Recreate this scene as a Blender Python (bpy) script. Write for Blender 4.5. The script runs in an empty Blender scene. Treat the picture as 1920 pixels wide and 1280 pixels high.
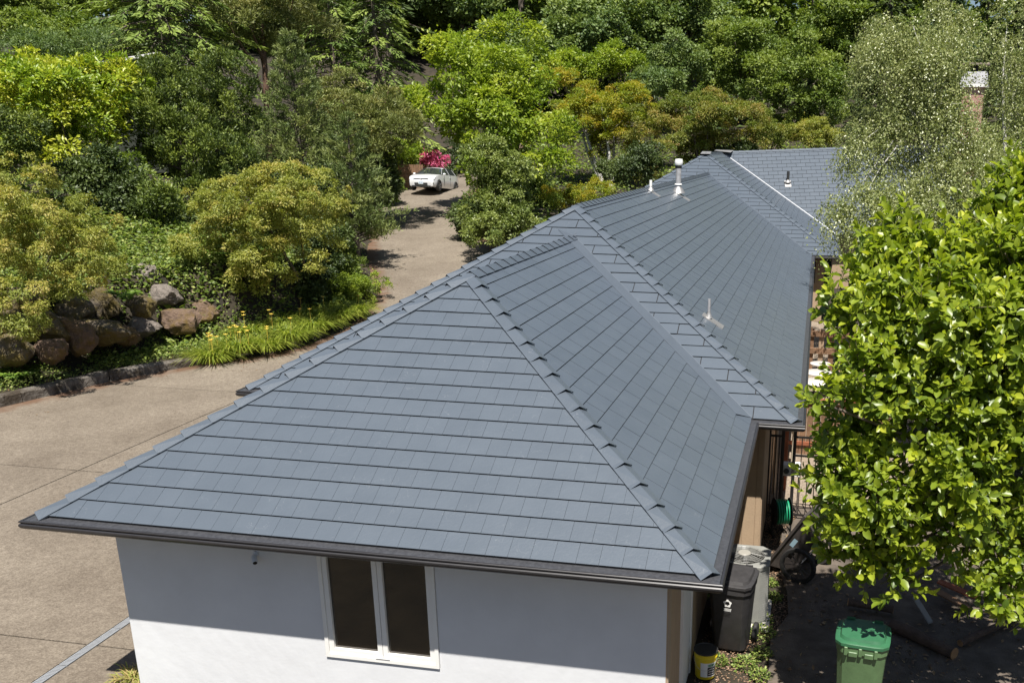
import bpy, math, random
import numpy as np
from mathutils import Vector, Matrix

random.seed(7)
SC = bpy.context.scene
COL = SC.collection
R_ = math.radians

# ------------------------------------------------------------------ camera
CAMP = np.array([8.2884, -8.2329, 4.0220])
YAW, PITCH, ROLL = -0.17424, 0.30251, 0.012807
FPX, PPX, PPY = 1744.38, 1211.25, 812.68
def cam_axes():
    cy, sy = math.cos(YAW), math.sin(YAW)
    f = np.array([sy*math.cos(PITCH), cy*math.cos(PITCH), -math.sin(PITCH)])
    r0 = np.array([cy, -sy, 0.0]); u0 = np.cross(r0, f)
    r = math.cos(ROLL)*r0 + math.sin(ROLL)*u0
    u = -math.sin(ROLL)*r0 + math.cos(ROLL)*u0
    return r, u, f
CR, CU, CF = cam_axes()
camd = bpy.data.cameras.new("camera")
cam = bpy.data.objects.new("camera", camd); COL.objects.link(cam)
cam.matrix_world = Matrix(((CR[0], CU[0], -CF[0], CAMP[0]), (CR[1], CU[1], -CF[1], CAMP[1]),
                           (CR[2], CU[2], -CF[2], CAMP[2]), (0, 0, 0, 1)))
camd.sensor_width = 36.0; camd.lens = FPX*36/1920
camd.shift_x = -(PPX-960)/1920; camd.shift_y = (PPY-640)/1920
camd.clip_start = 0.1; camd.clip_end = 1500
SC.camera = cam
def PT(u, v, t):                       # the world point seen at (u, v) of the photograph, t metres ahead
    return CAMP + (CF + CR*(u-PPX)/FPX - CU*(v-PPY)/FPX)*t
FH = np.array([CF[0], CF[1]]); FH = FH/np.linalg.norm(FH)

# ------------------------------------------------------------------ light
SUN = Vector((0.12, -0.45, 1.0)).normalized()
w = bpy.data.worlds.new("World"); SC.world = w; w.use_nodes = True
nt = w.node_tree; bg = nt.nodes['Background']
sky = nt.nodes.new('ShaderNodeTexSky'); sky.sky_type = 'NISHITA'; sky.sun_disc = False
sky.sun_elevation = math.asin(SUN.z); sky.sun_rotation = math.atan2(SUN.x, SUN.y)
sky.altitude = 50; sky.air_density = 1.0; sky.dust_density = 1.0; sky.ozone_density = 1.0
nt.links.new(sky.outputs[0], bg.inputs[0]); bg.inputs[1].default_value = 0.05
sd = bpy.data.lights.new("sun", 'SUN'); so = bpy.data.objects.new("sun", sd); COL.objects.link(so)
sd.energy = 5.0; sd.angle = R_(0.53); sd.color = (1.0, 0.955, 0.88)
so.rotation_euler = SUN.to_track_quat('Z', 'Y').to_euler(); so.location = (10, -20, 60)
SC.view_settings.view_transform = 'Standard'; SC.view_settings.look = 'None'
SC.view_settings.exposure = 0.80; SC.view_settings.gamma = 1.0
SC.view_settings.use_curve_mapping = False
SC.cycles.max_bounces = 6; SC.cycles.diffuse_bounces = 3; SC.cycles.glossy_bounces = 3
SC.cycles.transmission_bounces = 3; SC.cycles.transparent_max_bounces = 4

# ------------------------------------------------------------------ materials
def newmat(name):
    m = bpy.data.materials.new(name); m.use_nodes = True
    n = m.node_tree.nodes; b = n['Principled BSDF']
    return m, m.node_tree, n, b
def pmat(name, c, rough=0.6, metal=0.0, spec=0.5, var=0.0, scale=8.0, bump=0.0, bscale=40.0, c2=None, coat=0.0):
    m, t, n, b = newmat(name)
    b.inputs['Base Color'].default_value = (*c, 1); b.inputs['Roughness'].default_value = rough
    b.inputs['Metallic'].default_value = metal; b.inputs['Specular IOR Level'].default_value = spec
    if coat: b.inputs['Coat Weight'].default_value = coat
    tc = n.new('ShaderNodeTexCoord')
    if var or c2:
        no = n.new('ShaderNodeTexNoise'); no.inputs['Scale'].default_value = scale; no.inputs['Detail'].default_value = 6
        no.inputs['Roughness'].default_value = 0.65
        t.links.new(tc.outputs['Object'], no.inputs['Vector'])
        cr = n.new('ShaderNodeValToRGB'); cr.color_ramp.elements[0].position = 0.32; cr.color_ramp.elements[1].position = 0.7
        lo = tuple(max(0, x*(1-var)) for x in c); hi = tuple(x*(1+var) for x in c)
        if c2: hi = c2
        cr.color_ramp.elements[0].color = (*lo, 1); cr.color_ramp.elements[1].color = (*hi, 1)
        t.links.new(no.outputs['Fac'], cr.inputs[0]); t.links.new(cr.outputs[0], b.inputs['Base Color'])
    if bump:
        n2 = n.new('ShaderNodeTexNoise'); n2.inputs['Scale'].default_value = bscale; n2.inputs['Detail'].default_value = 5
        t.links.new(tc.outputs['Object'], n2.inputs['Vector'])
        bp = n.new('ShaderNodeBump'); bp.inputs['Strength'].default_value = bump; bp.inputs['Distance'].default_value = 0.02
        t.links.new(n2.outputs['Fac'], bp.inputs['Height']); t.links.new(bp.outputs[0], b.inputs['Normal'])
    return m
def leafmat(name, cols, trans=0.3, rough=0.5, spec=0.4, tb=1.25):
    m, t, n, b = newmat(name)
    at = n.new('ShaderNodeAttribute'); at.attribute_name = 'tint'
    cr = n.new('ShaderNodeValToRGB'); els = cr.color_ramp.elements
    k = len(cols)
    els[0].position = 0; els[0].color = (*cols[0], 1); els[1].position = 1; els[1].color = (*cols[-1], 1)
    for i in range(1, k-1):
        e = els.new(i/(k-1)); e.color = (*cols[i], 1)
    t.links.new(at.outputs['Fac'], cr.inputs[0]); t.links.new(cr.outputs[0], b.inputs['Base Color'])
    b.inputs['Roughness'].default_value = rough; b.inputs['Specular IOR Level'].default_value = spec
    tr = n.new('ShaderNodeBsdfTranslucent')
    mu = n.new('ShaderNodeVectorMath'); mu.operation = 'MULTIPLY'; mu.inputs[1].default_value = (tb*1.0, tb*1.05, tb*0.5)
    t.links.new(cr.outputs[0], mu.inputs[0]); t.links.new(mu.outputs[0], tr.inputs['Color'])
    mx = n.new('ShaderNodeMixShader'); mx.inputs[0].default_value = trans
    t.links.new(b.outputs[0], mx.inputs[1]); t.links.new(tr.outputs[0], mx.inputs[2])
    t.links.new(mx.outputs[0], n['Material Output'].inputs['Surface'])
    return m

# ------------------------------------------------------------------ object helpers
def wloc(o):
    v = Vector(o.location)
    while o.parent: o = o.parent; v = v + Vector(o.location)
    return v
def mk(name, V, F, mat, parent=None, local=False, smooth=False, loc=None, mats=None, fm=None):
    """one mesh object; V in world coordinates unless local"""
    me = bpy.data.meshes.new(name)
    V = np.asarray(V, dtype=float).reshape(-1, 3)
    o = bpy.data.objects.new(name, me)
    if parent is not None:
        o.parent = parent
        if not local: V = V - np.array(wloc(parent))
    elif not local:
        c = np.array(loc) if loc is not None else np.array([(V[:,0].min()+V[:,0].max())/2, (V[:,1].min()+V[:,1].max())/2, V[:,2].min()])
        V = V - c; o.location = c
    me.from_pydata(V.tolist(), [], [list(map(int, f)) for f in F])
    if mats:
        for mm in mats: me.materials.append(mm)
        me.polygons.foreach_set('material_index', fm)
    elif mat: me.materials.append(mat)
    if smooth: me.polygons.foreach_set('use_smooth', [True]*len(me.polygons))
    me.update(); COL.objects.link(o)
    return o
def tag(o, label=None, cat=None, group=None, kind=None):
    if label: o['label'] = label
    if cat: o['category'] = cat
    if group: o['group'] = group
    if kind: o['kind'] = kind
    return o
def thing(name, label, cat, loc=(0,0,0), rz=0, group=None):
    o = bpy.data.objects.new(name, None); COL.objects.link(o)
    o.location = tuple(float(x) for x in loc); o.rotation_euler = (0, 0, rz); o.empty_display_size = 0.2
    return tag(o, label, cat, group)
class MB:                                # collects simple solids into one mesh
    def __init__(s): s.V = []; s.F = []
    def add(s, V, F):
        k = len(s.V); s.V += [tuple(map(float, v)) for v in V]; s.F += [tuple(k+i for i in f) for f in F]; return s
    def box(s, x0, x1, y0, y1, z0, z1, M=None):
        V = [(x0,y0,z0),(x1,y0,z0),(x1,y1,z0),(x0,y1,z0),(x0,y0,z1),(x1,y0,z1),(x1,y1,z1),(x0,y1,z1)]
        if M is not None: V = [tuple(M @ Vector(v)) for v in V]
        return s.add(V, [(0,3,2,1),(4,5,6,7),(0,1,5,4),(1,2,6,5),(2,3,7,6),(3,0,4,7)])
    def bbox(s, x0, x1, y0, y1, z0, z1, b=0.01, M=None):   # box with bevelled vertical and top edges
        ring = lambda z, i: [(x0+i+b,y0+i,z),(x1-i-b,y0+i,z),(x1-i,y0+i+b,z),(x1-i,y1-i-b,z),(x1-i-b,y1-i,z),(x0+i+b,y1-i,z),(x0+i,y1-i-b,z),(x0+i,y0+i+b,z)]
        V = ring(z0, 0)+ring(z1-b, 0)+ring(z1, b)
        if M is not None: V = [tuple(M @ Vector(v)) for v in V]
        F = [tuple(range(7,-1,-1)), tuple(range(16,24))]
        for k in (0, 8):
            for i in range(8): F.append((k+i, k+(i+1)%8, k+8+(i+1)%8, k+8+i))
        return s.add(V, F)
    def tube(s, pts, rad, n=8, cap=True):
        pts = [np.array(p, float) for p in pts]
        if not hasattr(rad, '__len__'): rad = [rad]*len(pts)
        rings = []; ref = None
        for i, p in enumerate(pts):
            d = pts[min(i+1, len(pts)-1)]-pts[max(i-1, 0)]; d = d/(np.linalg.norm(d)+1e-9)
            if ref is None: ref = np.array([1.0,0,0]) if abs(d[0]) < .8 else np.array([0,1.0,0])
            a = np.cross(d, ref); a /= np.linalg.norm(a)+1e-9; b = np.cross(d, a); ref = np.cross(a, d)
            rings.append([p+rad[i]*(math.cos(2*math.pi*k/n)*a+math.sin(2*math.pi*k/n)*b) for k in range(n)])
        V = [v for r in rings for v in r]; F = []
        for i in range(len(pts)-1):
            for k in range(n): F.append((i*n+k, (i+1)*n+k, (i+1)*n+(k+1)%n, i*n+(k+1)%n))
        if cap: F += [tuple(range(n)), tuple((len(pts)-1)*n+k for k in range(n-1,-1,-1))]
        return s.add(V, F)
    def lathe(s, prof, c=(0,0,0), n=20, axis='Z', cap=True):       # prof = [(r, h)]
        V = []; F = []
        for r, h in prof:
            for k in range(n):
                a = 2*math.pi*k/n; x, y = r*math.cos(a), r*math.sin(a)
                V.append({'Z': (c[0]+x, c[1]+y, c[2]+h), 'X': (c[0]+h, c[1]+x, c[2]+y), 'Y': (c[0]+x, c[1]+h, c[2]+y)}[axis])
        m = len(prof)
        for i in range(m-1):
            for k in range(n): F.append((i*n+k, i*n+(k+1)%n, (i+1)*n+(k+1)%n, (i+1)*n+k))
        if prof[0] == prof[-1]: cap = False
        if cap and prof[0][0] > 1e-6: F.append(tuple(range(n-1,-1,-1)))
        if cap and prof[-1][0] > 1e-6: F.append(tuple((m-1)*n+k for k in range(n)))
        return s.add(V, F)
    def quadstrip(s, A, B):
        k = len(A); return s.add(list(A)+list(B), [(i, i+1, k+i+1, k+i) for i in range(k-1)])
    def build(s, name, mat, parent=None, local=False, smooth=False, **kw):
        o = mk(name, s.V, s.F, mat, parent, local, smooth, **kw)
        return o
def sm(o, ang=40):
    me = o.data; me.polygons.foreach_set('use_smooth', [True]*len(me.polygons))
    try: me.set_sharp_from_angle(angle=R_(ang))
    except Exception: pass
    return o

# ------------------------------------------------------------------ terrain
def sstep(a, b, x):
    t = np.clip((x-a)/(b-a), 0, 1); return t*t*(3-2*t)
EDGE = np.array([(-17.5,-30),(-14.6,0),(-12.9,7.0),(-11.85,11.3),(-11.1,14.2),(-9.95,16.3),(-8.6,17.5),(-7.7,18.6),(-7.25,20.4),(-7.3,22.6),(-8.3,25.3),(-11.7,31.7),
                 (-15.9,41.0),(-17.6,45.0),(-20.5,50.5),(-22.5,58.0),(-24.0,75.0)])
EDGER = np.array([(0.5,-30),(0.5,-2),(0.5,6),(-1.0,16),(-2.4,24),(-4.6,31),(-6.4,34),(-9.6,40),(-12.5,46),(-13.4,52),(-15,60),(-17,75)])
def edge_x(E, y): return np.interp(y, E[:,1], E[:,0])
def seg_dist(P, E):
    d = np.full(len(P), 1e9)
    for a, b in zip(E[:-1], E[1:]):
        ab = b-a; t = np.clip(((P-a)@ab)/(ab@ab), 0, 1)
        d = np.minimum(d, np.linalg.norm(P-(a+t[:,None]*ab), axis=1))
    return d
def hgt(x, y):
    x = np.atleast_1d(np.asarray(x, float)); y = np.atleast_1d(np.asarray(y, float))
    t = (x-CAMP[0])*FH[0]+(y-CAMP[1])*FH[1]
    wl = 1-sstep(-3.5, 3.0, x)*(1-sstep(36, 62, y))
    tt = np.maximum(0, t-25); tt = np.where(tt < 4, tt*tt/8, tt-2)
    base = -2.6+0.1033*tt*wl
    P = np.stack([x, y], 1)
    s = seg_dist(P, EDGE)*np.where(x < edge_x(EDGE, y), 1, -1)
    fade = 1-0.75*sstep(19, 27, y)
    hill = 2.2*fade*sstep(1.5, 3.0, s) + 0.3*np.clip(s-3.4, 0, 18) + 0.05*np.clip(s-18, 0, 60) + 0.2*sstep(0.1, .35, s)
    far = 0.10*np.clip(y-62, 0, 80)*sstep(-25, -10, x)
    n = 0.06*np.sin(x*1.3+1.7*np.sin(y*.7))*sstep(.5, 2.5, s)
    return base+hill+far+n
def h1(x, y): return float(hgt(x, y)[0])

# ------------------------------------------------------------------ setting: ground, driveway
M_grav = pmat('pale_gravel', (.22,.17,.12), .9, var=.4, scale=25, bump=.8, bscale=40, c2=(.38,.31,.24))
M_soil = pmat('soil', (0.024,0.020,0.012), 0.95, var=.5, scale=1.2, bump=.8, bscale=9, c2=(0.050,0.038,0.022))
def concrete_mat():
    m, t, n, b = newmat('aggregate_concrete')
    tc = n.new('ShaderNodeTexCoord'); L = t.links.new
    big = n.new('ShaderNodeTexNoise'); big.inputs['Scale'].default_value = .35; big.inputs['Detail'].default_value = 8; big.inputs['Roughness'].default_value = .7
    L(tc.outputs['Object'], big.inputs['Vector'])
    cr = n.new('ShaderNodeValToRGB'); cr.color_ramp.elements[0].position = .3; cr.color_ramp.elements[1].position = .68
    cr.color_ramp.elements[0].color = (.118,.096,.073,1); cr.color_ramp.elements[1].color = (.205,.176,.140,1)
    L(big.outputs['Fac'], cr.inputs[0])
    vo = n.new('ShaderNodeTexVoronoi'); vo.inputs['Scale'].default_value = 48; L(tc.outputs['Object'], vo.inputs['Vector'])
    c2 = n.new('ShaderNodeValToRGB'); c2.color_ramp.elements[0].color = (.74,.70,.66,1); c2.color_ramp.elements[1].color = (1.28,1.27,1.25,1)
    sep = n.new('ShaderNodeSeparateColor'); L(vo.outputs['Color'], sep.inputs[0]); L(sep.outputs[0], c2.inputs[0])
    c2.color_ramp.elements[0].position = .05; c2.color_ramp.elements[1].position = .95
    fine = n.new('ShaderNodeTexNoise'); fine.inputs['Scale'].default_value = 9; fine.inputs['Detail'].default_value = 6; L(tc.outputs['Object'], fine.inputs['Vector'])
    c3 = n.new('ShaderNodeValToRGB'); c3.color_ramp.elements[0].position = .35; c3.color_ramp.elements[0].color = (.87,.86,.85,1); c3.color_ramp.elements[1].position = .65; c3.color_ramp.elements[1].color = (1.08,1.08,1.08,1)
    L(fine.outputs['Fac'], c3.inputs[0])
    m1 = n.new('ShaderNodeMix'); m1.data_type = 'RGBA'; m1.blend_type = 'MULTIPLY'; m1.inputs[0].default_value = .8
    L(cr.outputs[0], m1.inputs[6]); L(c2.outputs[0], m1.inputs[7])
    m2 = n.new('ShaderNodeMix'); m2.data_type = 'RGBA'; m2.blend_type = 'MULTIPLY'; m2.inputs[0].default_value = 1
    L(m1.outputs[2], m2.inputs[6]); L(c3.outputs[0], m2.inputs[7])
    # reddish-brown needle litter gathered along the edges (vertex attribute 'litter' = nearness to the kerb)
    at = n.new('ShaderNodeAttribute'); at.attribute_name = 'litter'
    ln = n.new('ShaderNodeTexNoise'); ln.inputs['Scale'].default_value = 2.2; ln.inputs['Detail'].default_value = 8; L(tc.outputs['Object'], ln.inputs['Vector'])
    ma = n.new('ShaderNodeMath'); ma.operation = 'MULTIPLY'; L(at.outputs['Fac'], ma.inputs[0]); L(ln.outputs['Fac'], ma.inputs[1])
    c4 = n.new('ShaderNodeValToRGB'); c4.color_ramp.elements[0].position = .22; c4.color_ramp.elements[1].position = .5; L(ma.outputs[0], c4.inputs[0])
    m3 = n.new('ShaderNodeMix'); m3.data_type = 'RGBA'; L(c4.outputs[0], m3.inputs[0]); L(m2.outputs[2], m3.inputs[6]); m3.inputs[7].default_value = (.12,.068,.040,1)
    L(m3.outputs[2], b.inputs['Base Color']); b.inputs['Roughness'].default_value = .85
    bp = n.new('ShaderNodeBump'); bp.inputs['Strength'].default_value = .5; bp.inputs['Distance'].default_value = .01
    L(vo.outputs['Distance'], bp.inputs['Height']); L(bp.outputs[0], b.inputs['Normal'])
    return m
M_conc = concrete_mat()
M_black = pmat('black_gap', (0.012,0.011,0.010), 0.9)

def axis(vals):
    out = []
    for a, b, st in vals: out += list(np.arange(a, b, st))
    return np.array(out+[vals[-1][1]])
gx = axis([(-260,-60,10),(-60,-26,2),(-26,16,.5),(16,60,2),(60,260,10)])
gy = axis([(-60,-10,5),(-10,4,1),(4,34,.5),(34,70,1),(70,120,3),(120,320,10)])
GX, GY = np.meshgrid(gx, gy); gz = hgt(GX.ravel(), GY.ravel())
rngT = np.random.default_rng(3)
inside = ~((GX.ravel() > -.9) & (GY.ravel() < .1)) & (GX.ravel() > edge_x(EDGE, GY.ravel())) & (GX.ravel() < edge_x(EDGER, GY.ravel())+.2) & (GY.ravel() < 75) & (GY.ravel() > -30)
gz = gz + rngT.normal(0, .02, gz.shape); gz = np.where(inside, gz-.12, gz-.02)
GV = np.stack([GX.ravel(), GY.ravel(), gz], 1); nx = len(gx)
GF = [(j*nx+i, j*nx+i+1, (j+1)*nx+i+1, (j+1)*nx+i) for j in range(len(gy)-1) for i in range(nx-1)]
tag(mk('ground', GV, GF, M_soil, loc=(0,0,0), smooth=True), kind='structure')

def clip(poly, a, b, c):            # keep a*x+b*y<=c
    out = []
    for i in range(len(poly)):
        p, q = poly[i], poly[(i+1) % len(poly)]
        dp, dq = a*p[0]+b*p[1]-c, a*q[0]+b*q[1]-c
        if dp <= 0: out.append(p)
        if (dp < 0 < dq) or (dq < 0 < dp):
            t = dp/(dp-dq); out.append((p[0]+(q[0]-p[0])*t, p[1]+(q[1]-p[1])*t))
    return out
def litter(o):
    me = o.data; n = len(me.vertices); co = np.zeros(n*3); me.vertices.foreach_get('co', co); co = co.reshape(-1,3)+np.array(wloc(o))
    s = np.minimum(seg_dist(co[:,:2], EDGE), np.where(co[:,1] > 20, seg_dist(co[:,:2], EDGER)*1.0, 99))
    a = me.attributes.new('litter', 'FLOAT', 'POINT'); v = np.clip(1.0-s/.7, 0, 1)*.8+.38*np.clip(1-s/4.5, 0, 1)
    a.data.foreach_set('value', np.clip(v, 0, 1.1).astype(np.float32))
# the driveway beyond the slabs follows the slope
ys = np.concatenate([np.arange(14.0, 58, .5), np.arange(58, 76, 2)]); nu = 25
DV = []
for y in ys:
    a, b = edge_x(EDGE, y)-.05, edge_x(EDGER, y)
    for k in range(nu):
        x = a+(b-a)*k/(nu-1); DV.append((x, y, 0))
DV = np.array(DV); P2 = DV.copy(); P2[:,0] = np.maximum(P2[:,0], edge_x(EDGE, P2[:,1])+.12)
DV[:,2] = hgt(P2[:,0], P2[:,1])
DF = [(j*nu+i, j*nu+i+1, (j+1)*nu+i+1, (j+1)*nu+i) for j in range(len(ys)-1) for i in range(nu-1)]
drive = tag(mk('driveway', DV, DF, M_conc, loc=(-6,14,-2.6), smooth=True), kind='structure'); litter(drive)
under = tag(mk('driveway_bed', [(-16.5,-12,-2.64),(-1.14,-12,-2.64),(-1.14,.1,-2.64),(.5,.1,-2.64),(.5,14,-2.64),(-11.3,14,-2.64),(-12.9,7,-2.64),(-14.7,0,-2.64)], [tuple(range(8))], M_black), kind='structure')
xs_ = [(-30,-6.465),(-6.435,-1.14),(-.98,.499)]; ysj = [-12,-4.6,1.52,7.6,14.0]
for ci, (xa, xb) in enumerate(xs_):
    for ya, yb in zip(ysj[:-1], ysj[1:]):
        yy = np.arange(ya+.015, yb-.016, .5); yy = np.append(yy, yb-.015); V = []; k = 12
        if ci == 2 and ya < 0 and yb > 0: yy = np.linspace(.15, 1.508, 4)
        if ci == 2 and yb < 0: continue
        for y in yy:
            a = max(xa, edge_x(EDGE, y)-.05)
            for i in range(k): V.append((a+(xb-a)*i/(k-1), y, -2.6))
        n0 = len(V); F = [(j*k+i, j*k+i+1, (j+1)*k+i+1, (j+1)*k+i) for j in range(len(yy)-1) for i in range(k-1)]
        rim = list(range(k))+[j*k+k-1 for j in range(1, len(yy))]+[(len(yy)-1)*k+i for i in range(k-2,-1,-1)]+[j*k for j in range(len(yy)-2,0,-1)]
        V += [(V[i][0], V[i][1], -2.638) for i in rim]
        F += [(rim[(q+1)%len(rim)], rim[q], n0+q, n0+(q+1)%len(rim)) for q in range(len(rim))]
        o = mk('concrete_slab', V, F, M_conc, drive); litter(o)
# trench drain
M_galv = pmat('galvanised_steel', (.55,.56,.57), .38, metal=.6, var=.12, scale=20)
dr = thing('trench_drain', 'narrow pale metal grate set in the concrete beside the white garage wall', 'drain', (-1.06,-2.0,-2.6))
for k in range(7):
    y0 = -4.0+k*1.0; g = MB(); g.box(-1.12,-1.106,y0,y0+.985,-2.63,-2.596); g.box(-1.014,-1.0,y0,y0+.985,-2.63,-2.596)
    for q in range(33): g.box(-1.106,-1.014,y0+.005+q*.03,y0+.023+q*.03,-2.615,-2.598)
    g.build('grate', M_galv, dr)
# planting strip left of the garage wall, side yard path
M_asph = pmat('old_asphalt', (.095,.075,.058), .9, var=.35, scale=3, bump=.6, bscale=60, c2=(.155,.125,.098))
pa = MB(); nxx = 14; V = []
for j in range(30):
    y = -10+j*.75
    for i in range(nxx): V.append((8.12+.12*math.sin(y*1.7)+.05*math.sin(y*5) + (4.5)*i/(nxx-1), y, -2.575))
tag(mk('asphalt_path', V, [(j*nxx+i, j*nxx+i+1, (j+1)*nxx+i+1, (j+1)*nxx+i) for j in range(29) for i in range(nxx-1)], M_asph), kind='structure')

V = [(7.3+.45*i, 8.6+.6*j, -2.57+.012*((i*7+j*5) % 3)) for j in range(34) for i in range(9)]
tag(mk('gravel_yard', V, [(j*9+i, j*9+i+1, (j+1)*9+i+1, (j+1)*9+i) for j in range(33) for i in range(8)], M_grav), kind='structure')
# ------------------------------------------------------------------ the house
S = 0.61392; KK = math.sqrt(1+S*S); W1 = 7.5; Y2 = 5.5447; XA2, XB2 = -.9804, 8.1964; Y3 = 28.332; XA3, XB3 = -2.555, 9.223
W2, W3 = XB2-XA2, XB3-XA3; L1, L2, L3 = W1/2*KK, W2/2*KK, W3/2*KK; XM2, XM3 = (XA2+XB2)/2, (XA3+XB3)/2
def slate_mat():
    m, t, n, b = newmat('slate_blue_metal'); L = t.links.new
    tc = n.new('ShaderNodeTexCoord'); oi = n.new('ShaderNodeObjectInfo')
    at = n.new('ShaderNodeAttribute'); at.attribute_name = 'tint'
    no = n.new('ShaderNodeTexNoise'); no.inputs['Scale'].default_value = 2.2; no.inputs['Detail'].default_value = 7; no.inputs['Roughness'].default_value = .6
    geo = n.new('ShaderNodeNewGeometry'); L(geo.outputs['Position'], no.inputs['Vector'])
    cr = n.new('ShaderNodeValToRGB'); cr.color_ramp.elements[0].position = .3; cr.color_ramp.elements[1].position = .7
    cr.color_ramp.elements[0].color = (.076,.093,.115,1); cr.color_ramp.elements[1].color = (.087,.105,.128,1)
    L(no.outputs['Fac'], cr.inputs[0])
    ad = n.new('ShaderNodeMath'); ad.operation = 'ADD'; L(oi.outputs['Random'], ad.inputs[0]); L(at.outputs['Fac'], ad.inputs[1])
    fr = n.new('ShaderNodeMath'); fr.operation = 'FRACT'; L(ad.outputs[0], fr.inputs[0])
    mr = n.new('ShaderNodeMapRange'); mr.inputs[3].default_value = .975; mr.inputs[4].default_value = 1.025; L(fr.outputs[0], mr.inputs[0])
    mu = n.new('ShaderNodeVectorMath'); mu.operation = 'SCALE'; L(cr.outputs[0], mu.inputs[0]); L(mr.outputs[0], mu.inputs['Scale'])
    # scratch highlights painted in as thin pale wavy lines
    wv = n.new('ShaderNodeTexNoise'); wv.inputs['Scale'].default_value = 5.0; wv.inputs['Detail'].default_value = 3; L(geo.outputs['Position'], wv.inputs['Vector'])
    wc = n.new('ShaderNodeValToRGB'); e = wc.color_ramp.elements; e[0].position = .497; e[0].color = (0,0,0,1); e[1].position = .503; e[1].color = (0,0,0,1)
    e2 = e.new(.5); e2.color = (1,1,1,1); L(wv.outputs['Fac'], wc.inputs[0])
    w2 = n.new('ShaderNodeTexNoise'); w2.inputs['Scale'].default_value = 3.3; L(geo.outputs['Position'], w2.inputs['Vector'])
    w2c = n.new('ShaderNodeValToRGB'); w2c.color_ramp.elements[0].position = .52; w2c.color_ramp.elements[1].position = .62; L(w2.outputs['Fac'], w2c.inputs[0])
    wm = n.new('ShaderNodeMath'); wm.operation = 'MULTIPLY'; L(wc.outputs[0], wm.inputs[0]); L(w2c.outputs[0], wm.inputs[1])
    wm2 = n.new('ShaderNodeMath'); wm2.operation = 'MULTIPLY'; L(wm.outputs[0], wm2.inputs[0]); wm2.inputs[1].default_value = .14
    mx = n.new('ShaderNodeMix'); mx.data_type = 'RGBA'; L(wm2.outputs[0], mx.inputs[0]); L(mu.outputs[0], mx.inputs[6]); mx.inputs[7].default_value = (.5,.5,.5,1)
    L(mx.outputs[2], b.inputs['Base Color'])
    b.inputs['Roughness'].default_value = .36; b.inputs['Specular IOR Level'].default_value = .6
    n2 = n.new('ShaderNodeTexNoise'); n2.inputs['Scale'].default_value = 14; n2.inputs['Detail'].default_value = 8; n2.inputs['Roughness'].default_value = .6; n2.inputs['Distortion'].default_value = 1.2
    L(geo.outputs['Position'], n2.inputs['Vector'])
    bp = n.new('ShaderNodeBump'); bp.inputs['Strength'].default_value = .22; bp.inputs['Distance'].default_value = .012
    L(n2.outputs['Fac'], bp.inputs['Height']); L(bp.outputs[0], b.inputs['Normal'])
    return m
M_slate = slate_mat()
M_pan = pmat('valley_metal', (.09,.108,.132), .42, var=.05, scale=3)
M_gut = pmat('dark_gutter_metal', (.026,.025,.027), .33, spec=.6, var=.12, scale=6)
M_guard = pmat('gutter_guard_metal', (.046,.047,.053), .42, var=.25, scale=30, c2=(.064,.066,.073))
M_soff = pmat('soffit_board', (.20,.19,.18), .8)
M_stucco = pmat('white_stucco', (.67,.68,.70), .9, var=.06, scale=.9, bump=.2, bscale=7)
M_tan = pmat('tan_siding', (.40,.29,.19), .8, var=.06, scale=5, bump=.15, bscale=30)
M_tand = pmat('tan_trim', (.36,.28,.20), .75, var=.05, scale=5)
M_white = pmat('white_paint', (.80,.79,.76), .55, var=.03, scale=5)
M_glass, _t, _n, _b = newmat('dark_window_glass')
_b.inputs['Base Color'].default_value = (.040,.030,.020,1); _b.inputs['Roughness'].default_value = .03; _b.inputs['Specular IOR Level'].default_value = 1.0
M_lead = pmat('bare_metal_flashing', (.42,.41,.40), .45, metal=.7, var=.2, scale=25)
M_pipe = pmat('grey_vent_pipe', (.33,.33,.34), .5, var=.25, scale=12)

house = thing('house', 'long low house with slate blue shingle hip roofs and a white stucco front wall', 'house', (3.75,.6,-2.6))
roof = None
EE, SW = L1/17, .2362
faces = []
def frame(O, E, M): 
    O, E, M = map(lambda q: np.array(q, float), (O, E, M)); E /= np.linalg.norm(E); M = M-E*(M@E); M /= np.linalg.norm(M)
    return O, E, M, np.cross(E, M)
c_, s_ = 1/KK, S/KK
faces.append((frame((0,0,0),(1,0,0),(0,c_,s_)), [(0,0),(W1,0),(W1/2,L1)], 3.0))
faces.append((frame((W1,0,0),(0,1,0),(-c_,0,s_)), [(0,0),(Y2,0),(Y2+W1/2,L1),(W1/2,L1)], 2.0))
faces.append((frame((0,Y2,0),(0,-1,0),(c_,0,s_)), [(0,0),(Y2,0),(Y2-W1/2,L1),(-W1/2,L1)], 0))
faces.append((frame((XA2,Y2,0),(1,0,0),(0,c_,s_)), [(W1-XA2,0),(W2,0),(W2/2,L2),(W1/2-XA2,L1)], 1.0))
faces.append((frame((XA2,Y2,0),(1,0,0),(0,c_,s_)), [(0,0),(-XA2,0),(W1/2-XA2,L1),(W2/2,L2)], 0.5))
faces.append((frame((XB2,Y2,0),(0,1,0),(-c_,0,s_)), [(0,0),(Y3-Y2,0),(Y3-Y2+W2/2,L2),(W2/2,L2)], 1.0))
faces.append((frame((XA2,Y3,0),(0,-1,0),(c_,0,s_)), [(0,0),(Y3-Y2,0),(Y3-Y2-W2/2,L2),(-W2/2,L2)], 0))
faces.append((frame((XA3,Y3,0),(1,0,0),(0,c_,s_)), [(XB2-XA3,0),(W3,0),(W3/2,L3),(XM2-XA3,L2)], .5))
faces.append((frame((XA3,Y3,0),(1,0,0),(0,c_,s_)), [(0,0),(XA2-XA3,0),(XM2-XA3,L2),(W3/2,L3)], .2))
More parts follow.
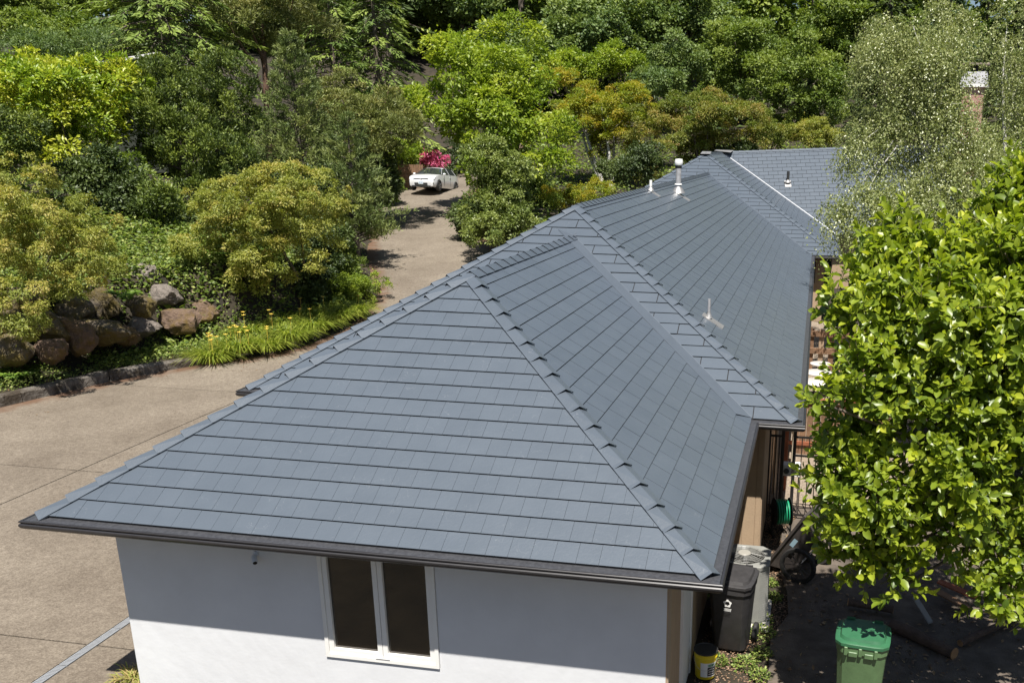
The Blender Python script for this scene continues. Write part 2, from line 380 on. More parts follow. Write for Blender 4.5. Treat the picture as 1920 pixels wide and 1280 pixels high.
# rear wing
VT = np.array([XM3, 41.0, W3/2*S]); VB = np.array([8.39, 37.9, (XB3-8.39)*S])
vdir = VB-VT; VE = VT+vdir*(VT[2]/(VT[2]-VB[2]))
r4 = np.array([math.cos(R_(9)), math.sin(R_(9)), .046]); r4 /= np.linalg.norm(r4)
n4 = np.cross(r4, vdir); n4 *= np.sign(n4[2]); n4 /= np.linalg.norm(n4)
m4 = np.cross(n4, r4); f4 = (VE, r4, m4, n4)
def ab4(p): d = np.array(p)-VE; return (float(d@r4), float(d@m4))
tp = ab4(VT); WL4 = 6.3
faces.append((f4, [(0,0),(WL4,0),(WL4,tp[1]),tp], .3))
fr3 = frame((XB3,Y3,0),(0,1,0),(-c_,0,s_))
ya = VE[1]-Y3
faces.append((fr3, [(0,0),(ya,0),(VT[1]-Y3,L3),(W3/2,L3)], .4))
faces.append((frame((XA3,41,0),(0,-1,0),(c_,0,s_)), [(0,0),(41-Y3,0),(41-Y3-W3/2,L3),(0,L3)], 0))

dk = MB(); cells = []
for fi, ((O, E, M, N), poly, pr) in enumerate(faces):
    dk.add([O+E*a+M*b-N*.002 for a, b in poly], [tuple(range(len(poly)))])
    SWf = SW if fi == 0 else (SW*4 if fi in (3,4,7,8) else SW*2)
    b0 = 0; row = 0; bmax = max(p[1] for p in poly); amin = min(p[0] for p in poly); amax = max(p[0] for p in poly)
    while b0 < bmax-.02:
        off = (row % 2)*SWf*.5
        k = math.floor((amin-off)/SWf)
        while off+k*SWf < amax:
            a0 = off+k*SWf; a1 = a0+SWf
            jg = .0010 if fi == 0 else (.0055 if fi < 3 else .0075)
            full = [(a0+jg,b0+.004),(a1-jg,b0+.004),(a1-jg,b0+EE-.003),(a0+jg,b0+EE-.003)]
            q = full
            for i in range(len(poly)):
                (xa, ya_), (xb, yb_) = poly[i], poly[(i+1) % len(poly)]
                nx_, ny_ = (yb_-ya_), -(xb-xa)
                q = clip(q, nx_, ny_, nx_*xa+ny_*ya_+1e-9)
                if len(q) < 3: break
            if len(q) >= 3:
                area = abs(sum(q[i][0]*q[(i+1)%len(q)][1]-q[(i+1)%len(q)][0]*q[i][1] for i in range(len(q))))/2
                if area > .0015:
                    c = O+E*(a0+SWf/2)+M*(b0+EE/2); d = CAMP-c; dist = np.linalg.norm(d)
                    vis = max(0, float(d@N)/dist)/dist**2*area*(1 if pr > 0 else 0)
                    cells.append((vis, fi, a0, b0, q, area > SW*EE*.93 and fi == 0, row))
            k += 1
        b0 += EE; row += 1
bk = [VT, VT+r4*WL4]; back = [VT+r4*WL4+np.array([-.6,5.2,-3.4]), VT+np.array([-.6,5.2,-3.4])]
dk.add(bk+back, [(1,0,3,2)])
M_under = pmat('black_underlay', (.014,.014,.016), .9)
roof = dk.build('roof', M_under, house)
hb = lambda v: .019-.013*v            # height of a shingle over the deck, from butt to top
def shingle_geo(q, b0, rng):
    n = len(q); j = rng.uniform(-.0012, .0012, 2)
    V = []; F = [tuple(range(n))]
    for a, b in q: V.append((a, b, hb((b-b0)/EE)+j[0]))
    for a, b in q: V.append((a, b, max(.0, hb((b-b0)/EE)+j[0]-.006)))
    for i in range(n):
        k = (i+1) % n; F.append((i, i+n, k+n, k)) if False else F.append((k, i, i+n, k+n))
    return V, F
rs = np.random.default_rng(11)
cells.sort(key=lambda c: -c[0])
fullme = bpy.data.meshes.new('shingle')
V, F = shingle_geo([(.0014,.004),(SW-.0014,.004),(SW-.0014,EE-.003),(.0014,EE-.003)], 0, rs)
fullme.from_pydata(V, [], F); fullme.materials.append(M_slate); fullme.update()
hl = Vector(wloc(roof)); rest = {}
for i, (vis, fi, a0, b0, q, isfull, row) in enumerate(cells):
    (O, E, M, N), poly, pr = faces[fi]
    tw = rs.normal(0, .0022, 2)
    if i < 300:
        E2 = E+N*tw[0]; M2 = M+N*tw[1]
        if isfull: me = fullme; org = O+E*a0+M*b0
        else:
            V, F = shingle_geo([(a-a0, b-b0) for a, b in q], 0, rs); me = bpy.data.meshes.new('shingle'); me.from_pydata(V, [], F); me.materials.append(M_slate); me.update(); org = O+E*a0+M*b0
        o = bpy.data.objects.new('shingle', me); COL.objects.link(o); o.parent = roof
        o.matrix_local = Matrix(((E2[0],M2[0],N[0],org[0]-hl.x),(E2[1],M2[1],N[1],org[1]-hl.y),(E2[2],M2[2],N[2],org[2]-hl.z),(0,0,0,1)))
    else:
        V, F = shingle_geo(q, b0, rs); R = rest.setdefault('x', [[], [], []]); k = len(R[0])
        R[0] += [O+E*a+M*b+N*(h+tw[0]*(a-a0)+tw[1]*(b-b0)) for a, b, h in V]
        R[1] += [tuple(k+x for x in f) for f in F]; R[2] += [float(rs.random())]*len(F)
o = mk('shingles', rest['x'][0], rest['x'][1], M_slate, roof); tag(o, kind='stuff')
at = o.data.attributes.new('tint', 'FLOAT', 'FACE'); at.data.foreach_set('value', rest['x'][2])

# ridge and hip caps: hollow folded pieces, each lapping over the one below
def caps(P0, P1, nA, nB, step=.336, wid=.115, extra=.0, rise=.042, name='ridge_cap', flat=None):
    P0, P1, nA, nB = map(lambda q: np.array(q, float), (P0, P1, nA, nB))
    h = P1-P0; Ltot = np.linalg.norm(h); h /= Ltot
    wa = -np.cross(h, nA); wa /= np.linalg.norm(wa); wb = np.cross(h, nB); wb /= np.linalg.norm(wb)
    up = (nA+nB); up /= np.linalg.norm(up)
    if wa@(nB) > 0: pass
    n = max(1, round(Ltot/step)); st = Ltot/n; t_ = .004
    for i in range(n):
        a, b = P0+h*(i*st-.012), P0+h*((i+1)*st+.02)
        V = []
        for p, r in ((a, rise+.014), (b, .014+.006)):
            c = p+up*r*1.1+up*extra
            wr = .014+(r-.02)*.8; qa = .036 if flat == 'A' else wr; qb = .036 if flat == 'B' else wr; la = p+wa*wid+nA*(qa+extra); lb = p+wb*wid+nB*(qb+extra)
            fa = p+wa*wid+nA*(.014+extra*.3+(0 if flat == 'A' else (r-.02)*.35)); fb = p+wb*wid+nB*(.014+extra*.3+(0 if flat == 'B' else (r-.02)*.35))
            V += [fa, la, c, lb, fb]
        V2 = [v for v in V]
        for k, v in enumerate(V):
            q = k % 5; off = {0: -wa*t_, 1: -nA*t_-wa*t_, 2: -up*t_, 3: -nB*t_-wb*t_, 4: -wb*t_}[q]
            V2.append(v+off)
        F = []
        for q in range(4):
            F.append((q, q+1, 5+q+1, 5+q)); F.append((10+q+1, 10+q, 15+q, 15+q+1))
            F.append((q+1, q, 10+q, 10+q+1)); F.append((5+q, 5+q+1, 15+q+1, 15+q))
        F += [(0,5,15,10),(4,14,19,9)]
        mk(name, V2, F, M_slate, roof)
nF = np.array([0,-s_,c_]); nR = np.array([s_,0,c_]); nL = np.array([-s_,0,c_])
A1 = (W1/2, W1/2, W1/2*S); A2 = (XM2, Y2+W2/2, W2/2*S); A3 = (XM3, Y3+W3/2, W3/2*S)
caps((W1-.01,.01,0), A1, nF, nR, flat='A'); caps((.01,.01,0), A1, nL, nF, flat='B')
caps(A1, (W1/2, Y2+W1/2, W1/2*S), nL, nR, step=.34, rise=.024, extra=.012)
caps((XB2-.01,Y2+.01,0), A2, nF, nR, flat='A'); caps((XA2+.01,Y2+.01,0), A2, nL, nF, flat='B')
caps(A2, (XM2, Y3+W2/2, W2/2*S), nL, nR, step=.34, rise=.024, extra=.012)
caps((XB3-.01,Y3+.01,0), A3, nF, nR, flat='A'); caps((XA3+.01,Y3+.01,0), A3, nL, nF, step=.5)
caps(A3, (XM3, 40.9, W3/2*S), nL, nR, step=.34, rise=.024, extra=.012)
nB4 = np.array([0,.55,.83]); caps(VT+r4*.2, VT+r4*WL4, nB4/np.linalg.norm(nB4), n4, step=.34, rise=.024, extra=.012)

# valley pans
def pan(P0, P1, nA, nB, wA, wB, mat=M_pan, lift=.024, name='valley_pan'):
    P0, P1, nA, nB = map(lambda q: np.array(q, float), (P0, P1, nA, nB)); h = P1-P0; h /= np.linalg.norm(h)
    wa = np.cross(h, nA); wa /= np.linalg.norm(wa); wb = -np.cross(h, nB); wb /= np.linalg.norm(wb)
    if wa@nB < 0: wa = -wa
    if wb@nA < 0: wb = -wb
    lf = np.array([0,0,lift]); V = []
    for p in (P0, P1): V += [p+wa*wA+nA*lift, p+lf*1.15, p+wb*wB+nB*lift, p+wa*wA+nA*.004, p+wb*wB+nB*.004]
    return mk(name, V, [(0,5,6,1),(1,6,7,2),(3,8,5,0),(2,7,9,4)], mat, roof)
pan((W1,Y2,0),(W1/2,Y2+W1/2,W1/2*S), nR, nF, .40, .02)
pan((XB2,Y3,0),(XM2,Y3+W2/2,W2/2*S), nR, nF, .42, .02)
pan((0,Y2,0),(W1/2,Y2+W1/2,W1/2*S), nL, nF, .20, .10)
pan(VE, VT, nR, n4, .05, .035, pmat('bright_valley_metal', (.46,.47,.49), .5, metal=.3), .035)
# top flashings where the ridge dies into the next roof
f = MB(); f.add([(XM3-.22,33.95,3.60),(XM3+.22,33.95,3.60),(XM3+.2,34.5,3.70),(XM3-.2,34.5,3.70)], [(0,1,2,3)])
f.add([(XM3-.35,40.6,3.70),(XM3+.5,40.5,3.62),(XM3+.6,41.2,3.72),(XM3-.3,41.3,3.74)], [(0,1,2,3)])
f.build('ridge_flashing', M_lead, roof)

# gutters, soffit and walls follow one eaves path
EP = [(XA2,Y3),(XA2,Y2),(0,Y2),(0,0),(W1,0),(W1,Y2),(XB2,Y2),(XB2,Y3),(XB3,Y3),(XB3,float(VE[1])-.1)]
def offs(path, o):
    out = []
    for i, p in enumerate(path):
        ns = []
        if i > 0: d = np.array(p)-np.array(path[i-1]); d /= np.linalg.norm(d); ns.append(np.array([d[1], -d[0]]))
        if i < len(path)-1: d = np.array(path[i+1])-np.array(p); d /= np.linalg.norm(d); ns.append(np.array([d[1], -d[0]]))
        out.append(tuple(np.array(p)+o*(ns[0] if len(ns) == 1 else ns[0]+ns[1])))
    return out
def sweep(name, prof, mat, segs=None, closed=False, parent=house, extra=None):
    paths = [offs(EP, o) for o, z in prof]
    for i in (segs if segs is not None else range(len(EP)-1)):
        V = [(paths[k][i][0], paths[k][i][1], z) for k, (o, z) in enumerate(prof)]+[(paths[k][i+1][0], paths[k][i+1][1], z) for k, (o, z) in enumerate(prof)]
        n = len(prof); F = [(k, k+1, n+k+1, n+k) for k in range(n-1)]
        if closed: F += [(n-1, 0, n, 2*n-1), tuple(range(n-1,-1,-1)), tuple(range(n, 2*n))]
        mk(name, V, F, mat, parent)
sweep('gutter_guard', [(-.03,-.004),(.0,-.012),(.095,-.026),(.095,-.032),(.0,-.02),(-.03,-.012)][::-1], M_guard, closed=True)
sweep('gutter', [(.099,-.03),(.100,-.022),(.122,-.020),(.130,-.027),(.129,-.038),(.118,-.046),(.114,-.050),(.122,-.054),(.133,-.064),(.134,-.082),(.122,-.105),(.095,-.125),(.01,-.128),(.01,-.06),(.09,-.06),(.099,-.05)][::-1], M_gut, closed=True)
sweep('soffit', [(.012,-.125),(-.5,-.125),(-.5,-.13),(.012,-.13)], M_soff, closed=True)
wp = offs(EP, -.50)
ZB = -2.72
def wallseg(i, mat, name='wall', hole=None):
    (xa, ya), (xb, yb) = wp[i], wp[i+1]
    d = np.array([xb-xa, yb-ya]); L = np.linalg.norm(d); d /= L; n_ = np.array([d[1], -d[0]])
    P = lambda a, z, dep=0: (xa+d[0]*a-n_[0]*dep, ya+d[1]*a-n_[1]*dep, z)
    b = MB()
    if hole is None:
        b.add([P(0,ZB),P(L,ZB),P(L,-.12),P(0,-.12)], [(0,1,2,3)])
    else:
        a0, a1, z0, z1 = hole
        for q in ([0,a0,ZB,-.12],[a1,L,ZB,-.12],[a0,a1,ZB,z0],[a0,a1,z1,-.12]):
            if q[3]-q[2] > .005: b.add([P(q[0],q[2]),P(q[1],q[2]),P(q[1],q[3]),P(q[0],q[3])], [(0,1,2,3)])
        for (u0,v0),(u1,v1) in (((a0,z0),(a1,z0)),((a1,z0),(a1,z1)),((a1,z1),(a0,z1)),((a0,z1),(a0,z0))):
            b.add([P(u0,v0),P(u1,v1),P(u1,v1,.12),P(u0,v0,.12)], [(0,3,2,1)])
    return b.build(name, mat, house), P, L
for i in range(len(EP)-1):
    if i == 3:
        wl, P, L = wallseg(i, M_stucco, hole=(2.53,3.92,-1.69,-.26)); wl['label'] = 'white stucco front wall'
    elif i in (2,): wallseg(i, M_stucco)
    else:
        wl, P, L = wallseg(i, M_tan)
# siding boards on the tan walls that show
for i, rngb in ((5, 1), (7, 1), (6, .4), (4, .4)):
    (xa, ya), (xb, yb) = wp[i], wp[i+1]; d = np.array([xb-xa, yb-ya]); L = np.linalg.norm(d); d /= L; n_ = np.array([d[1], -d[0]])
    bw = .203; a = 0; cnt = 0
    while a < L-.02 and cnt < (40 if rngb == 1 else 30):
        e = min(L, a+bw)-.006; b = MB()
        if i == 4 and 1.0 < a < 2.05: a += bw; continue
        q = lambda aa, dd, z: (xa+d[0]*aa+n_[0]*dd, ya+d[1]*aa+n_[1]*dd, z)
        b.add([q(a,.001,-2.62),q(e,.001,-2.62),q(e,.001,-.125),q(a,.001,-.125),q(a+.003,.012,-2.62),q(e-.003,.012,-2.62),q(e-.003,.012,-.125),q(a+.003,.012,-.125)],
              [(4,5,6,7),(0,4,7,3),(5,1,2,6),(0,1,5,4)])
        b.build('siding_board', M_tan, house); a += bw; cnt += 1
# front window
wx = wp[3][0]; wy = wp[3][1]
X0, X1, Z0, Z1 = 3.035, 4.415, -1.685, -.27
win = MB()
def fr(x0,x1,z0,z1,d0,d1): win.box(x0,x1,wy+d0,wy+d1,z0,z1)
fr(X0,X0+.045,Z0,Z1,-.022,.08); fr(X1-.045,X1,Z0,Z1,-.022,.08); fr(X0+.045,X1-.045,Z0,Z0+.045,-.022,.08); fr(X0+.045,X1-.045,Z1-.04,Z1,-.022,.08)
window = win.build('window', M_white, house); window['label'] = 'white double casement window'
for a, b in ((X0+.047, X0+.700), (X0+.706, X1-.047)):
    s2 = MB(); t = .058; y0, y1 = wy-.008, wy+.06; z0, z1 = Z0+.047, Z1-.042
    s2.box(a,a+t,y0,y1,z0,z1); s2.box(b-t,b,y0,y1,z0,z1); s2.box(a+t,b-t,y0,y1,z0,z0+.062); s2.box(a+t,b-t,y0,y1,z1-t,z1)
    s2.build('sash', M_white, window)
    mk('pane', [(a+t,wy+.03,z0+.062),(b-t,wy+.03,z0+.062),(b-t,wy+.03,z1-t),(a+t,wy+.03,z1-t)], [(0,1,2,3)], M_glass, window)
MB().box(X0+.62,X0+.79,wy-.03,wy-.02,Z0+.05,Z0+.062).build('latch', M_white, window)
# side door, round lock, meter plate, corner board on the tan side wall
sx = wp[4][0]
dm = MB(); dm.box(sx,sx+.035,1.62,1.70,-2.62,-.14); dm.box(sx,sx+.035,2.46,2.54,-2.62,-.14)
door = dm.build('door', M_white, house); MB().box(sx,sx+.02,1.705,2.455,-2.6,-.14).build('door_leaf', M_white, door)
MB().lathe([(.0,.0),(.034,.0),(.034,.03),(.0,.032)], (sx+.02,1.80,-.62), 12, 'X').build('lock', M_black, door)
MB().bbox(sx+.013,sx+.05,3.0,3.13,-.95,-.72,.008).build('switch_box', M_tand, house)
MB().box(sx+.0135,sx+.03,.51,.64,-2.62,-.14).build('corner_board', M_tand, house)
# window under the rear eave
(xa, ya), (xb, yb) = wp[7], wp[8]
w2 = MB(); zc0, zc1 = -1.18, -.22; xx0, xx1 = xa+.06, xa+.74
for q in ((xx0,xx0+.06,zc0,zc1),(xx1-.06,xx1,zc0,zc1),(xx0+.06,xx1-.06,zc0,zc0+.06),(xx0+.06,xx1-.06,zc1-.06,zc1)): w2.box(q[0],q[1],ya-.05,ya-.013,q[2],q[3])
w2o = w2.build('window', M_tand, house); w2o['label'] = 'small tan framed window under the rear eave'
mk('pane', [(xx0+.06,ya-.03,zc0+.06),(xx1-.06,ya-.03,zc0+.06),(xx1-.06,ya-.03,zc1-.06),(xx0+.06,ya-.03,zc1-.06)], [(0,1,2,3)], M_glass, w2o)
# rear wing walls and eave
g0 = VE+r4*0; g1 = VE+r4*WL4
inw = np.array([-r4[1], r4[0], 0])
wb_ = MB(); p0, p1 = g0+inw*.5, g1+inw*.5-r4*.3
wb_.add([(*p0[:2],-3),(*p1[:2],-3),(*p1[:2],p1[2]-.1),(*p0[:2],p0[2]-.1)], [(0,1,2,3)])
p2 = p1+inw*5; wb_.add([(*p1[:2],-3),(*p2[:2],-3),(*p2[:2],3.5),(*p1[:2],p1[2]-.1)], [(0,1,2,3)])
wb_.build('wall', M_tan, house)
gg = MB(); o_ = -inw
for a, b, z0, z1, m in ((-.02,.12,-.14,-.02,1),):
    A, B = g0+o_*a, g1+o_*a; A2_, B2_ = g0+o_*b, g1+o_*b
    V = [(*A[:2],A[2]+z0),(*B[:2],B[2]+z0),(*B2_[:2],B2_[2]+z0),(*A2_[:2],A2_[2]+z0),(*A[:2],A[2]+z1),(*B[:2],B[2]+z1),(*B2_[:2],B2_[2]+z1),(*A2_[:2],A2_[2]+z1)]
    gg.add(V, [(0,3,2,1),(4,5,6,7),(0,1,5,4),(1,2,6,5),(2,3,7,6),(3,0,4,7)])
gg.build('gutter', M_gut, house)
for sg in (g0, ): pass
sf = MB(); A, B = g0, g1; C_, D_ = g1+inw*.5, g0+inw*.5
sf.add([(*q[:2], q[2]-.12) for q in (A,B,C_,D_)], [(0,1,2,3)]); sf.build('soffit', M_soff, house)

# roof vents
def vent(base, nrm, down, h, r, mp, label, big=False):
    base, nrm, down = np.array(base), np.array(nrm), np.array(down)
    side = np.cross(nrm, down)
    v = MB()
    if big: v.lathe([(r,-.1),(r,h*.76)], base, 14)
    else: v.lathe([(r,-.05),(r,h),(r*.75,h),(r*.75,h-.05)], base, 12)
    vo = sm(v.build('vent_pipe', mp, house)); vo['label'] = label
    fl = MB(); w_, l_ = (.15, .30) if not big else (.20, .42)
    pts = [base+nrm*.026+side*a*w_+down*b for a, b in ((-1,-.14),(1,-.14),(1,l_),(-1,l_))]
    fl.add(pts+[p-nrm*.018 for p in pts], [(0,3,2,1)[::-1] if False else (0,1,2,3),(0,4,5,1),(1,5,6,2),(2,6,7,3),(3,7,4,0)])
    fl.lathe([(r*2.6,.0+.0),(r*1.9,.05 if not big else .1),(r*1.12,.10 if not big else .2),(r*1.06,.12 if not big else .24)], base+np.array([0,0,.02]), 14)
    sm(fl.build('flashing', M_lead, vo))
    if big:
        cp = MB(); cp.lathe([(r*1.05,h*.74),(r*1.12,h*.76),(r*1.12,h*.80),(r*1.05,h*.8)], base, 14); cp.build('band', M_black, vo)
        cp = MB(); cp.lathe([(r*1.3,h*.82),(r*1.5,h*.86),(r*1.5,h*.93),(r*1.3,h),(0,h*1.01)], base, 16); sm(cp.build('cap', M_white, vo))
        c3 = MB(); c3.lathe([(r*1.35,h*.255),(r*1.4,h*.27),(r*1.15,h*.29)], base, 16); sm(c3.build('collar', M_white, vo))
dwnR = np.array([c_,0,-s_])
rz = lambda x: S*(XB2-x)
vent((6.51,8.19,rz(6.51)), nR, dwnR, .36, .026, M_pipe, 'thin grey vent pipe near the lower edge of the roof')
vent((3.72,17.97,rz(3.72)), nR, dwnR, .30, .040, M_white, 'short white vent pipe near the ridge')
vent((4.05,21.0,rz(4.05)), nR, dwnR, 1.02, .085, M_pipe, 'tall round vent stack with white cap', big=True)
pr_ = CF+CR*(1477-PPX)/FPX-CU*(343-PPY)/FPX; tt_ = float((VE-CAMP)@n4/(pr_@n4)); pb = CAMP+pr_*tt_
vent(pb, n4, -m4, .55, .07, pmat('black_pipe', (.03,.03,.03), .5), 'black vent pipe on the rear wing')
# security camera under the front eave
sc = thing('security_camera', 'small white security camera on the stucco under the front eave', 'camera', (2.28,.42,-.5))
M_cam = pmat('camera_plastic', (.62,.66,.72), .35)
sm(MB().lathe([(0,0),(.035,0),(.035,-.02),(.012,-.03)], (2.28,.5,-.47), 12, 'Y').build('mount', M_cam, sc))
d0 = np.array([2.28,.46,-.48]); dd = np.array([.55,-.75,-.35]); dd /= np.linalg.norm(dd)
sm(MB().tube([d0+dd*.0, d0+dd*.01, d0+dd*.11, d0+dd*.115], [.02,.034,.034,.030], 14).build('camera_body', M_cam, sc))
sm(MB().tube([d0+dd*.1155, d0+dd*.1175], [.024,.022], 12).build('lens', M_black, sc))

# ------------------------------------------------------------------ foliage tools
def unit(a): return a/(np.linalg.norm(a, axis=-1, keepdims=True)+1e-9)
def leafmesh(name, C, D, N, ln, wd, tint, mat, parent, near=False, fold=.22, kind=None):
    """C base points, D leaf axis, N rough normal -> one mesh of folded leaves, in world coordinates"""
    n = len(C); D = unit(D); Sx = unit(np.cross(D, N)); Nn = np.cross(Sx, D)
    ln = np.broadcast_to(ln, n)[:,None]; wd = np.broadcast_to(wd, n)[:,None]
    off = np.array(wloc(parent)) if parent is not None else np.zeros(3)
    C = C-off
    if not near:
        b = C; t = C+D*ln; l = C+D*ln*.45+Sx*wd*.5+Nn*wd*fold; r = C+D*ln*.45-Sx*wd*.5+Nn*wd*fold
        V = np.stack([b, r, t, l], 1).reshape(-1,3)
        base = np.arange(n)[:,None]*4; F = np.concatenate([base+[0,1,2], base+[0,2,3]], 1).reshape(-1); nf = 2; nl = 3
        lt = np.full(n*2, 3); 
    else:
        cu = -.10
        V = [C]                                        # spine base, then three ribs (spine, left, right), then the tip
        for f_, w_, z_ in ((.18,.37,.02),(.48,.50,0.0),(.78,.35,-.04)):
            sp = C+D*ln*f_+Nn*ln*z_; V += [sp, sp+Sx*wd*w_+Nn*wd*fold*w_*2+D*ln*.02, sp-Sx*wd*w_+Nn*wd*fold*w_*2+D*ln*.02]
        V = np.stack(V+[C+D*ln+Nn*ln*cu], 1).reshape(-1,3)
        base = np.arange(n)[:,None]*11
        tri = [[0,1,2],[0,3,1],[1,4,5],[1,5,2],[1,3,6],[1,6,4],[4,7,8],[4,8,5],[4,6,9],[4,9,7],[7,10,8],[7,9,10]]
        F = np.concatenate([base+t for t in tri], 1).reshape(-1); nf = 12; lt = np.full(n*12, 3)
    me = bpy.data.meshes.new(name)
    me.vertices.add(len(V)); me.vertices.foreach_set('co', V.reshape(-1).astype(np.float32))
    me.loops.add(len(F)); me.loops.foreach_set('vertex_index', F.astype(np.int32))
    me.polygons.add(len(lt)); me.polygons.foreach_set('loop_start', (np.arange(len(lt))*3).astype(np.int32))
    try: me.polygons.foreach_set('loop_total', lt.astype(np.int32))
    except Exception: pass
    a = me.attributes.new('tint', 'FLOAT', 'FACE'); a.data.foreach_set('value', np.repeat(np.clip(tint, 0, 1), nf).astype(np.float32))
    if near: me.polygons.foreach_set('use_smooth', [True]*len(lt))
    me.materials.append(mat); me.update(calc_edges=True)
    o = bpy.data.objects.new(name, me); COL.objects.link(o); o.parent = parent
    if kind: o['kind'] = kind
    return o
def lobes_of(rng, c, r, n, fr=(.38,.6), squash=.85):
    """n lobes filling an ellipsoid"""
    c = np.array(c); r = np.array(r); out = [(c, r*.62)]
    for i in range(n):
        d = unit(rng.normal(size=3)); k = rng.uniform(.5,.86); f = rng.uniform(*fr)
        out.append((c+d*r*k, np.array([r.mean()*f, r.mean()*f, r.mean()*f*squash])))
    return out
def shell_points(rng, lobes, n, lo=.72, hi=1.08, upbias=.25, down=-.75):
    rad = np.array([l[1].mean() for l in lobes]); p = rad**2; p /= p.sum()
    idx = rng.choice(len(lobes), size=n*2, p=p)
    d = rng.normal(size=(n*2,3)); d[:,2] += upbias; d = unit(d); ok = d[:,2] > down; idx, d = idx[ok], d[ok]
    c = np.array([l[0] for l in lobes])[idx]; r = np.array([l[1] for l in lobes])[idx]
    k = rng.uniform(lo, hi, size=(len(d),1)); P = c+d*r*k
    keep = np.ones(len(P), bool)
    for j, (lc, lr) in enumerate(lobes):
        q = np.linalg.norm((P-lc)/lr, axis=1); keep &= ~((q < .60) & (idx != j))
    return P[keep][:n], d[keep][:n]
def broad(rng, lobes, nclus, per, cr, ln, asp=.5, flat=.6, up=.55, droop=.1, jit=.6, tone=(.0,1.0), lo=.72, puff=2.1, dens=1.25):
    """leaves sit on many small opaque puffs, with gaps between the puffs"""
    rp = cr*puff; tot = nclus*per*1.42
    nl_ = dens*2*math.pi*rp*rp/(ln*ln*asp*.55); npf = max(20, int(tot/nl_))
    P, d = shell_points(rng, lobes, npf, lo=lo*.85, hi=1.14, upbias=.35)
    m = len(P); size = rng.uniform(.55, 1.3, m); cnt = np.maximum(6, (nl_*size**2)).astype(int)
    cn = unit(d*.75+np.array([0,0,up])+rng.normal(size=(m,3))*.3); tcl = rng.uniform(tone[0], tone[1], m)
    rep = lambda a: np.repeat(a, cnt, 0)
    cN = rep(cn); e = rng.normal(size=(int(cnt.sum()),3)); e = unit(e)+cN*.75; e = unit(e)
    ph = rep(rng.uniform(0, 6.28, (m,3))); wob = 1+.22*np.sin(e[:,0]*5+ph[:,0])*np.sin(e[:,1]*5+ph[:,1])+.16*np.sin(e[:,2]*9+ph[:,2])
    rad = rp*rep(size)*wob*rng.uniform(.62, 1.08, len(e))**.7
    C = rep(P)+e*rad[:,None]*np.array([1,1,.45+.55*min(1, flat)])
    stray = rng.random(len(e)) < .06; C[stray] += rng.normal(size=(int(stray.sum()),3))*rp*.45
    D = unit(e*np.array([1,1,.6])+rng.normal(size=C.shape)*(.35+.3*jit)+np.array([0,0,-droop]))
    N = unit(e*.7+cN*.5+np.array([0,0,.35])+rng.normal(size=C.shape)*jit*.55)
    L = ln*rng.uniform(.6,1.25,len(C))
    return C, D, N, L, L*asp, np.clip(rep(tcl)*.6+rng.uniform(0,.4,len(C)), 0, 1)
M_bark = pmat('bark', (.10,.078,.058), .9, var=.4, scale=6, bump=.8, bscale=14, c2=(.17,.14,.11))
M_barkr = pmat('red_bark', (.13,.075,.05), .9, var=.3, scale=6, bump=.7, bscale=14)
M_birchb = pmat('birch_bark', (.42,.40,.37), .7, var=.3, scale=9, c2=(.55,.53,.50))
def limbs(rng, base, lobes, r0, mat, parent, n=8, stems=1, spread=.3, name='trunk', zf=.35):
    b = MB(); base = np.array(base, float); top = np.mean([l[0] for l in lobes], 0)
    for s in range(stems):
        a = 2*math.pi*s/max(1, stems)+rng.uniform(0, 1); k = 0 if stems == 1 else spread
        q = base+np.array([math.cos(a), math.sin(a), 0])*k*.4-np.array([0,0,.3])
        m_ = base+(top-base)*.5+np.array([math.cos(a), math.sin(a), 0])*k*2+rng.normal(size=3)*.1
        t_ = top+np.array([math.cos(a), math.sin(a), .3])*k*3
        b.tube([q, q*.5+m_*.5+rng.normal(size=3)*.05, m_, m_*.45+t_*.55, t_], [r0*1.25, r0, r0*.75, r0*.5, r0*.2], 7)
    for i in range(n):
        lc, lr = lobes[i % len(lobes)]; st = base+(top-base)*rng.uniform(zf, .85)
        e = lc+unit(rng.normal(size=3))*lr*.6; mid = (st+e)/2+np.array([0,0,-.1])+rng.normal(size=3)*.15
        b.tube([st, mid, e], [r0*.42, r0*.28, r0*.08], 5, cap=False)
    return sm(b.build(name, mat, parent), 80)
def foot(u, v, t, dx=0, dy=0):
    p = PT(u, v, t); x, y = float(p[0])+dx, float(p[1])+dy; return np.array([x, y, h1(x, y)])
def ellip(u, vt, vb, wpx, t, depthf=.85):
    a, b = PT(u, vt, t), PT(u, vb, t); c = (a+b)/2
    rx = wpx*t/FPX/2; rz = abs(a[2]-b[2])/2; return c, np.array([rx, rx*depthf, rz])
TREES = {}
